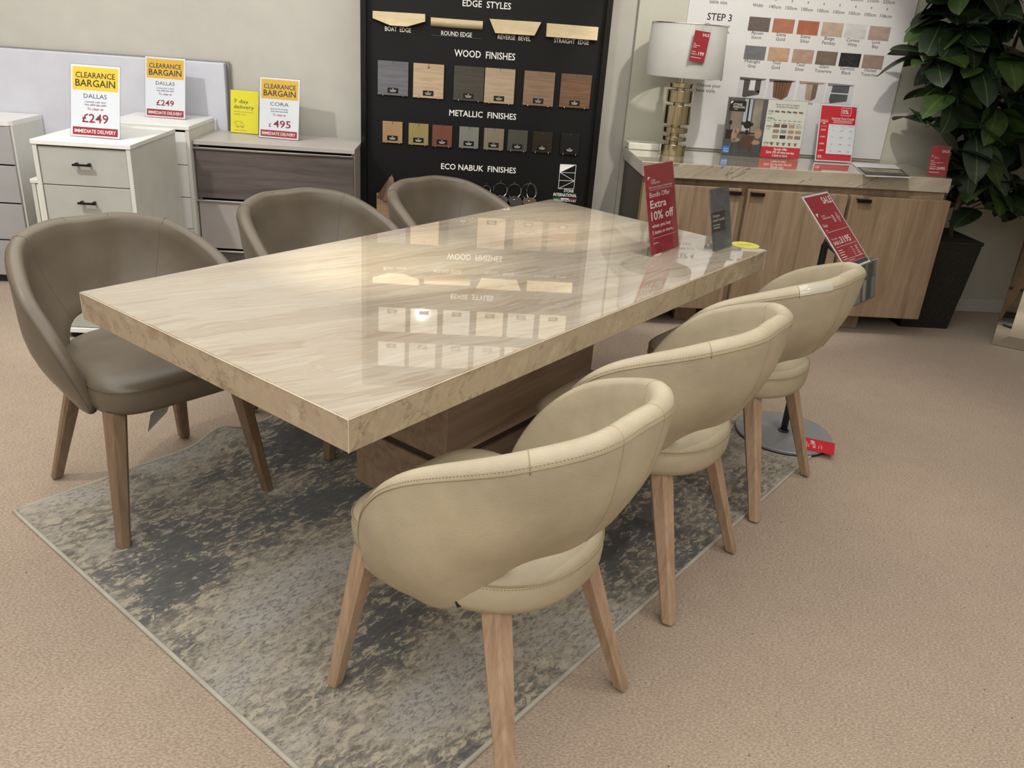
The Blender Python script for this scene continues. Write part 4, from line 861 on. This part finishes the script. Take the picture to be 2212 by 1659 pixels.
# tall white chest behind
ch = thing('chest_of_drawers', 'plain white chest of drawers between the nearer chest and the dresser', 'chest of drawers', (-1.555, 4.29, 0))
H = .89; W2 = .2; D = .435
link('top_panel', box(-W2 - .003, W2 + .003, -.004, D, H - .02, H, .002), M['white'], ch)
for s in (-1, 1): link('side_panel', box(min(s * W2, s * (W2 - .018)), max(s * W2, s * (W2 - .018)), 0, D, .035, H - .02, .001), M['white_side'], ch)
link('bottom_panel', box(-W2, W2, 0, D, .0, .05, .002), M['white'], ch); link('back_panel', box(-W2 + .018, W2 + .012, D, D + .01, .0, H - .01, .001), M['white'], ch)
for i in range(5):
    z0 = .054 + i * .1615; drawer(ch, -W2 + .0195, W2 - .0195, .004, z0 + .001, z0 + .159, M['white'])
# bedside
ch = thing('bedside_table', 'low white bedside cabinet glimpsed between the two left chests', 'bedside table', (-1.945, 4.226, 0))
link('top_panel', box(-.182, .182, 0, .42, .58, .60, .002), M['white'], ch)
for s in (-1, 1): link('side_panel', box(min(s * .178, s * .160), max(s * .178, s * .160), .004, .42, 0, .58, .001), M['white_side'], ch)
for i in range(2): drawer(ch, -.158, .158, .008, .065 + i * .257, .318 + i * .257, M['white'])
link('bottom_panel', box(-.160, .160, .006, .42, .02, .06, .001), M['white'], ch)
# grey chest at left edge
ch = thing('chest_of_drawers', 'wide chest with blue-grey drawers and white top, cut off by the left photo edge', 'chest of drawers', (-2.66, 4.385, 0))
W2 = .40; D = .345; H = .845
bm = bmesh.new(); pts = [(-W2, 0), (W2 - .03, 0), (W2 - .01, .008), (W2, .03), (W2, D), (-W2, D)]
lo = [bm.verts.new((x, y, H - .022)) for x, y in pts]; hi = [bm.verts.new((x, y, H)) for x, y in pts]; bm.faces.new(lo[::-1]); bm.faces.new(hi)
for i in range(6): j = (i + 1) % 6; bm.faces.new((lo[i], lo[j], hi[j], hi[i]))
link('top_panel', bm_mesh(bm), M['white'], ch)
for s in (-1, 1): link('side_panel', box(min(s * W2, s * (W2 - .02)), max(s * W2, s * (W2 - .02)), .022, D, .03, H - .022, .001), M['white_side'], ch)
link('carcass', box(-W2 + .02, W2 - .02, .03, D - .02, .04, H - .024, .001), plain((40, 40, 42), .6), ch)
for i in range(4): z0 = .045 + i * .195; drawer(ch, -W2 + .004, W2 - .008, .004, z0 + .003, z0 + .190, M['greyfront2'])
link('plinth', box(-W2 + .03, W2 - .03, .04, D, 0, .04, .001), plain((40, 40, 42), .6), ch)
# dresser
dr = thing('dresser', 'wide dresser with smoked wood and taupe drawers and slim steel pulls beside the black board', 'chest of drawers', (-.951, 4.33, 0))
W2 = .399; D = .39; H = .822
link('top_panel', box(-W2 - .003, W2 + .003, -.008, D, H - .022, H, .0015), M['taupetop'], dr)
for s in (-1, 1): link('side_panel', box(min(s * W2, s * (W2 - .018)), max(s * W2, s * (W2 - .018)), .02, D, .0, H - .022, .001), M['taupetop'], dr)
link('carcass', box(-W2 + .02, W2 - .02, .03, D, .0, H - .03, .001), plain((24, 22, 22), .7), dr)
for i, m_ in enumerate((M['ash_dark'], M['taupefront'], M['ash_dark'])):
    z0 = .01 + i * .2625; d = drawer(dr, -W2 + .003, W2 - .004, .0, z0, z0 + .244, m_, .02)
    link('handle', box(-W2 - .002, W2 - .008, -.012, .006, z0 + .2445, z0 + .2535, .001), M['chrome'], d, label='full-width brushed steel pull')
# headboard
hb = thing('headboard', 'pale lilac-grey padded headboard leaning on the wall behind the chests', 'headboard', (-1.9, 4.738, 0))
link('panel', box(-1.35, .615, 0, .045, .0, 1.165, .006, 2), plain((196, 197, 206), .55, var=.015), hb)
link('backing', box(-1.35, .632, .046, .058, .0, 1.172, .002), plain((128, 126, 124), .6), hb)

# ------------------------------------------------------------------ floor sign stand
sd = thing('sign_stand', 'floor sign stand with round steel base and slanted holder beside the last cream chair', 'sign stand', (1.345, 2.925, 0))
link('base_plate', lathe([(.186, .010), (.19, .012), (.19, .020), (.187, .022)], 64), M['steel'], sd, label='round flat steel plate')
link('base_rim', lathe([(.17, .0), (.188, .002), (.188, .011)], 64), plain((20, 20, 22), .6), sd)
hp = Vector((1.316, 2.797, .877)) - Vector((1.345, 2.925, 0))
pole_top = (hp.x * .55, hp.y * .45, .80)
link('pole', tube([(0, 0, .02), (0, 0, .79), (hp.x * .3, hp.y * .3, .83), (hp.x * .8, hp.y * .72, hp.z - .01)], .0135, 14), M['darksteel'], sd, smooth=True, label='dark grey tube'); link('collar', lathe([(.021, .022), (.021, .028), (.016, .03)], 20), M['darksteel'], sd)
hd = bpy.data.objects.new('sign_panel', box(-.112, .112, .002, .006, -.155, .155, .001)); COL.objects.link(hd); hd.data.materials.append(M['acrylic']); hd.parent = sd
rotm = Matrix.Rotation(R(44.4), 4, 'Z') @ Matrix.Rotation(-R(44.6), 4, 'X'); HM = Matrix.Translation(hp) @ rotm; hd.matrix_local = HM
def flat(par, nm, x0, x1, z0, z1, y, m): return link(nm, mesh([(x0, y, z0), (x1, y, z0), (x1, y, z1), (x0, y, z1)], [(0, 1, 2, 3)]), m, par)
pr = link('price_sheet', box(-.105, .105, 0, .0015, -.1485, .1485, 0), M['paper'], sd); pr.matrix_local = HM.copy()
flat(pr, 'red_print', -.099, .099, -.126, .142, -.0003, M['crim']); flat(pr, 'black_strip', -.099, .099, -.142, -.127, -.0003, plain((40, 40, 44), .4))
k = Ink(-.0007); k.text('SALE', .094, .105, .026, width=.075, align='R', bold=True); k.text('STONE', -.055, .058, .006); k.text('INTERNATIONAL', -.055, .048, .006); k.poly([(-.086, .075), (-.068, .075), (-.086, .06)]); k.text('Goya', -.086, .02, .012); k.text('Table', -.086, .004, .006); k.rect(-.086, .09, -.002, -.0008)
[k.rect(.02, .036, .03 + .006 * i_, .0325 + .006 * i_) for i_ in range(5)]; [k.rect(.052 + .003 * abs(i_ - 3), .078 - .003 * abs(i_ - 3), .026 + .006 * i_, .028 + .006 * i_) for i_ in range(7)]; k.text('Was £4565', -.086, -.033, .006, width=.05); k.text('SALE £', -.086, -.052, .013, width=.058, bold=True); k.text('3195', -.024, -.052, .024, width=.085, bold=True); k.rect(-.086, .09, -.062, -.0608)
for j in range(5): k.rect(-.086, -.05 + .006 * (j % 2), -.076 - j * .009, -.0735 - j * .009); k.text(('£1595', '£895', '£695', '£495', '£295')[j], .055, -.078 - j * .009, .006, bold=True); k.text(('Table', 'Chair', 'Bench', 'Side', 'Console')[j], .02, -.078 - j * .009, .005)
k.text('furniture', -.05, -.121, .006, width=.05); k.rect(-.086, .09, -.112, -.111); k.build('lettering', M['ink_w'], pr)
link('acrylic_cover', box(-.112, .112, -.004, -.0025, -.155, .155, .0004), M['acrylic'], sd).matrix_local = HM.copy()
# leaflet pocket below
pk = bpy.data.objects.new('leaflet_pocket', box(-.11, .11, -.022, -.0205, -.075, .085, .0005)); COL.objects.link(pk); pk.data.materials.append(M['acrylic']); pk.parent = sd
lp = onz(1862, 612, .70); PM = Matrix.Translation(Vector((ony(1858, 610, 2.83).x - 1.345, 2.83 - 2.925, ony(1858, 610, 2.83).z))) @ Matrix.Rotation(R(44.4), 4, 'Z') @ Matrix.Rotation(R(-10), 4, 'X'); pk.matrix_local = PM
link('pocket_back', box(-.11, .11, .0, .002, -.075, .085, .0005), M['acrylic'], sd).matrix_local = PM.copy()
lf = thing('leaflets', 'black and white printed leaflets in the clear pocket of the floor sign stand', 'leaflets'); lf.matrix_world = Matrix.Translation((1.345, 2.925, 0)) @ PM
link('sheet', box(-.105, .105, -.018, -.002, -.07, .075, .0005), plain((60, 60, 62), .3), lf)
for j, (a, b, c) in enumerate(((-.10, -.04, (128, 128, 126)), (-.02, .01, (150, 150, 146)), (.03, .05, (40, 40, 44)), (.06, .10, (120, 122, 122)))): flat(lf, 'photo_print', a, b, -.066, .01, -.0185, plain(c, .3, var=.2)); flat(lf, 'photo_print', a + .01, b + .005, .018, .07, -.0185, plain(tuple(int(q_ * .8) for q_ in c), .3, var=.2))
flat(lf, 'white_header', -.105, .105, .0715, .0748, -.0187, M['paper'])
link('bracket', tube([(hp.x * .3, hp.y * .3, .80), (PM.translation.x, PM.translation.y, PM.translation.z + .02)], .006, 8), M['darksteel'], sd)
pt = thing('price_ticket', 'red price ticket lying on the round steel base of the sign stand', 'price tag', (1.462, 2.832, .0235), R(-35))
q4 = [onz(1720, 941, .024), onz(1804, 958, .024), onz(1801, 983, .024), onz(1720, 966, .024)]; pt.rotation_euler = (0, 0, 0); c4 = sum((Vector(q_) for q_ in q4), Vector()) / 4; pt.location = (c4.x, c4.y, .0228)
link('card', hexa([(q_.x - c4.x, q_.y - c4.y, 0) for q_ in q4], [(q_.x - c4.x, q_.y - c4.y, .002) for q_ in q4], .0003), M['red'], pt)
ex = (q4[1] - q4[0]).normalized(); ey = (q4[0] - q4[3]).normalized()
k = Ink(0); k.text('SALE £', 0, 0, .010, width=.028, bold=True); k.text('349', .03, 0, .018, width=.036, bold=True)
for i, (z, w__) in enumerate(((.024, .03), (.031, .05), (-.014, .03), (-.024, .04), (.05, .03))): k.rect(0, w__, z, z + .0016)
lo_ = k.build('lettering', M['ink_w'], pt); 
for v_ in lo_.data.vertices:
    a, b = v_.co.x - .03, v_.co.z; p_ = ey * a - ex * (b - .0); v_.co = (p_.x, p_.y, .0024)
bm = bmesh.new(); bm.from_mesh(lo_.data); bmesh.ops.recalc_face_normals(bm, faces=bm.faces); bm.to_mesh(lo_.data); bm.free()

# ------------------------------------------------------------------ planter with rubber tree
pl = thing('rubber_tree', 'tall dark-leaved rubber tree in a tapered black woven planter at the right', 'potted plant', (2.72, 4.55, 0))
b0, t0 = .145, .185
link('planter', hexa([(-b0, -b0, 0), (b0, -b0, 0), (b0, b0, 0), (-b0, b0, 0)], [(-t0, -t0, .52), (t0, -t0, .52), (t0, t0, .52), (-t0, t0, .52)], .004), M['pot'], pl, label='tapered square black woven planter')
link('planter_rim', hexa([(-t0 - .002, -t0 - .002, .505), (t0 + .002, -t0 - .002, .505), (t0 + .002, t0 + .002, .505), (-t0 - .002, t0 + .002, .505)], [(-t0 - .002, -t0 - .002, .523), (t0 + .002, -t0 - .002, .523), (t0 + .002, t0 + .002, .523), (-t0 - .002, t0 + .002, .523)], .002), plain((20, 18, 17), .5), pl)
link('soil', multi([(-t0 + .01, t0 - .01, -t0 + .01, t0 - .01, .522, .525)]), M['soil'], pl)
def trunk(pts, r0, r1): link('trunk', tube(pts, r0, 10, taper=r1), M['bark'], pl, smooth=True)
def wob(a, b, n, amp, seed):
    rr = random.Random(seed); return [tuple(a[k] + (b[k] - a[k]) * i / n + (rr.uniform(-amp, amp) if 0 < i < n else 0) for k in range(3)) for i in range(n + 1)]
trunk(wob((.06, -.06, .5), (.02, -.02, 2.05), 14, .008, 1), .014, .009); trunk(wob((.03, .03, .5), (-.10, .02, 1.9), 14, .01, 2), .013, .008); trunk(wob((.10, .02, .5), (.20, .04, 1.95), 14, .01, 3), .012, .008)
def leaf_mesh(L_, W_, droop, fold):
    n = 10; v = []; f = []
    for i in range(n + 1):
        t = i / n; wdt = W_ * (math.sin(math.pi * min(1, t ** .95)) ** .62) * (1 if t < .97 else .3) if 0 < t < 1 else .0006
        y = L_ * t; z = -droop * t * t
        for sx in (-1, -.55, 0, .55, 1): v.append((sx * wdt, y, z + abs(sx) * wdt * fold - (sx * sx) * .006))
    for i in range(n):
        for k_ in range(4): a = i * 5 + k_; f.append((a, a + 1, a + 6, a + 5))
    v2 = len(v); v += [(x, y, z - .0009) for x, y, z in v]; f += [tuple(v2 + i for i in q_[::-1]) for q_ in f]
    # petiole
    return mesh(v, f)
LM = []
for i, (l_, w_, dr_, fo) in enumerate(((.22, .068, .04, .25), (.20, .070, .07, .18), (.24, .072, .10, .2), (.16, .054, .02, .4))):
    m_ = leaf_mesh(l_, w_, dr_, fo); m_.materials.append(M['leaf2'] if i == 3 else M['leaf1']); m_.polygons.foreach_set('use_smooth', [True] * len(m_.polygons)); LM.append(m_)
LM2 = [m_.copy() for m_ in LM]
for m_ in LM2: m_.materials.clear(); m_.materials.append(M['leaf2'])
STEM = []
def add_leaf(p, d, roll, mi, alt=False):
    me = (LM2 if alt else LM)[mi]; o = bpy.data.objects.new('leaf', me); COL.objects.link(o); o.parent = pl
    d = Vector(d).normalized(); side = d.cross(Vector((0, 0, 1))).normalized(); up = side.cross(d)
    rm = Matrix((( side.x, d.x, up.x), (side.y, d.y, up.y), (side.z, d.z, up.z))).to_4x4() @ Matrix.Rotation(roll, 4, 'Y')
    o.matrix_local = Matrix.Translation(Vector(p) + d * .03) @ rm
    STEM.append((tuple(p), tuple(Vector(p) + d * .034)))
rr = random.Random(11)
WH = [(1985, 130, 4.50, 9), (1968, 262, 4.42, 9), (2040, 60, 4.50, 9), (2018, 205, 4.40, 8), (2075, 150, 4.38, 10), (2110, 50, 4.45, 9), (2160, 120, 4.42, 9), (2150, 230, 4.45, 9), (2070, 290, 4.38, 10), (2020, 330, 4.36, 7), (2190, 300, 4.5, 8), (2135, 395, 4.46, 8), (2110, 330, 4.52, 9), (2195, 40, 4.5, 8), (2060, -40, 4.45, 9), (2140, -40, 4.5, 9), (2100, 215, 4.6, 9), (2235, 180, 4.55, 8), (2020, 20, 4.6, 8), (1995, 60, 4.55, 5), (2085, 440, 4.5, 4), (2130, 160, 4.62, 8), (2050, 110, 4.62, 8), (2040, 380, 4.55, 5), (2220, 400, 4.62, 4)]
for (px, py, Y_, n) in WH:
    n = int(n * 1.35); px += 34 if px < 2100 else 0
    c_ = ony(px, py, Y_) - pl.location; a0 = rr.uniform(0, 6.28)
    tx = .02 + (c_.x - .02) * .25; base = (max(-.12, min(.2, tx)), .0, c_.z - .12)
    m_ = tube([base, ((base[0] + c_.x) / 2, c_.y / 2, c_.z - .05), tuple(c_)], .006, 6, taper=.004); link('branch', m_, M['bark'], pl, smooth=True)
    for i in range(n):
        a = a0 + i * 2.4; el = rr.uniform(-.75, .45); d = (math.cos(a), math.sin(a) * .9, el)
        wx = c_.x + d[0] * .24 + pl.location.x; wy = c_.y + d[1] * .24 + pl.location.y
        if wy > WY - .14: d = (d[0], -abs(d[1]) * .6, d[2])
        if wx < 2.62 and c_.z + d[2] * .2 < 1.13 + (2.62 - wx) * .3: continue
        add_leaf(tuple(c_ + Vector((0, 0, rr.uniform(-.03, .03)))), d, rr.uniform(-.7, .7), rr.choice((0, 0, 1, 2, 2, 3)), rr.random() < .16)
vv = []; ff = []
for a, b in STEM:
    m_ = tube([a, b], .0022, 4); k_ = len(vv); vv += [tuple(q_.co) for q_ in m_.vertices]; ff += [tuple(k_ + i for i in p.vertices) for p in m_.polygons]; bpy.data.meshes.remove(m_)
link('leaf_stalks', mesh(vv, ff), M['leaf2'], pl, kind='stuff')

# ------------------------------------------------------------------ bevelled mirror at the right edge
mr = thing('bevelled_mirror', 'tall standing mirror with slanted mirrored border at the right edge of the photo', 'mirror', (2.987, 4.162, 0), R(-33)); mr.rotation_euler = (R(-6), 0, R(-33))
mw_, mh_, bw = .75, 1.75, .07
link('backing', box(0, mw_, .012, .035, 0, mh_, .002), plain((18, 18, 18), .6), mr)
link('mirror_glass', mesh([(bw, -.006, bw), (mw_ - bw, -.006, bw), (mw_ - bw, -.006, mh_ - bw), (bw, -.006, mh_ - bw)], [(0, 1, 2, 3)]), M['mirror'], mr)
for q_ in (((0, .010, .004), (mw_, .010, .004), (mw_ - bw, -.008, bw), (bw, -.008, bw)), ((0, .010, .004), (bw, -.008, bw), (bw, -.008, mh_ - bw), (0, .010, mh_)), ((mw_, .010, .004), (mw_, .010, mh_), (mw_ - bw, -.008, mh_ - bw), (mw_ - bw, -.008, bw)), ((0, .010, mh_), (bw, -.008, mh_ - bw), (mw_ - bw, -.008, mh_ - bw), (mw_, .010, mh_))):
    link('bevel_strip', mesh([q_[0], q_[1], q_[2], q_[3]] + [(a, .012, c) for a, b, c in q_], [(0, 1, 2, 3), (7, 6, 5, 4), (0, 4, 5, 1), (1, 5, 6, 2), (2, 6, 7, 3), (3, 7, 4, 0)]), M['mirror'], mr)
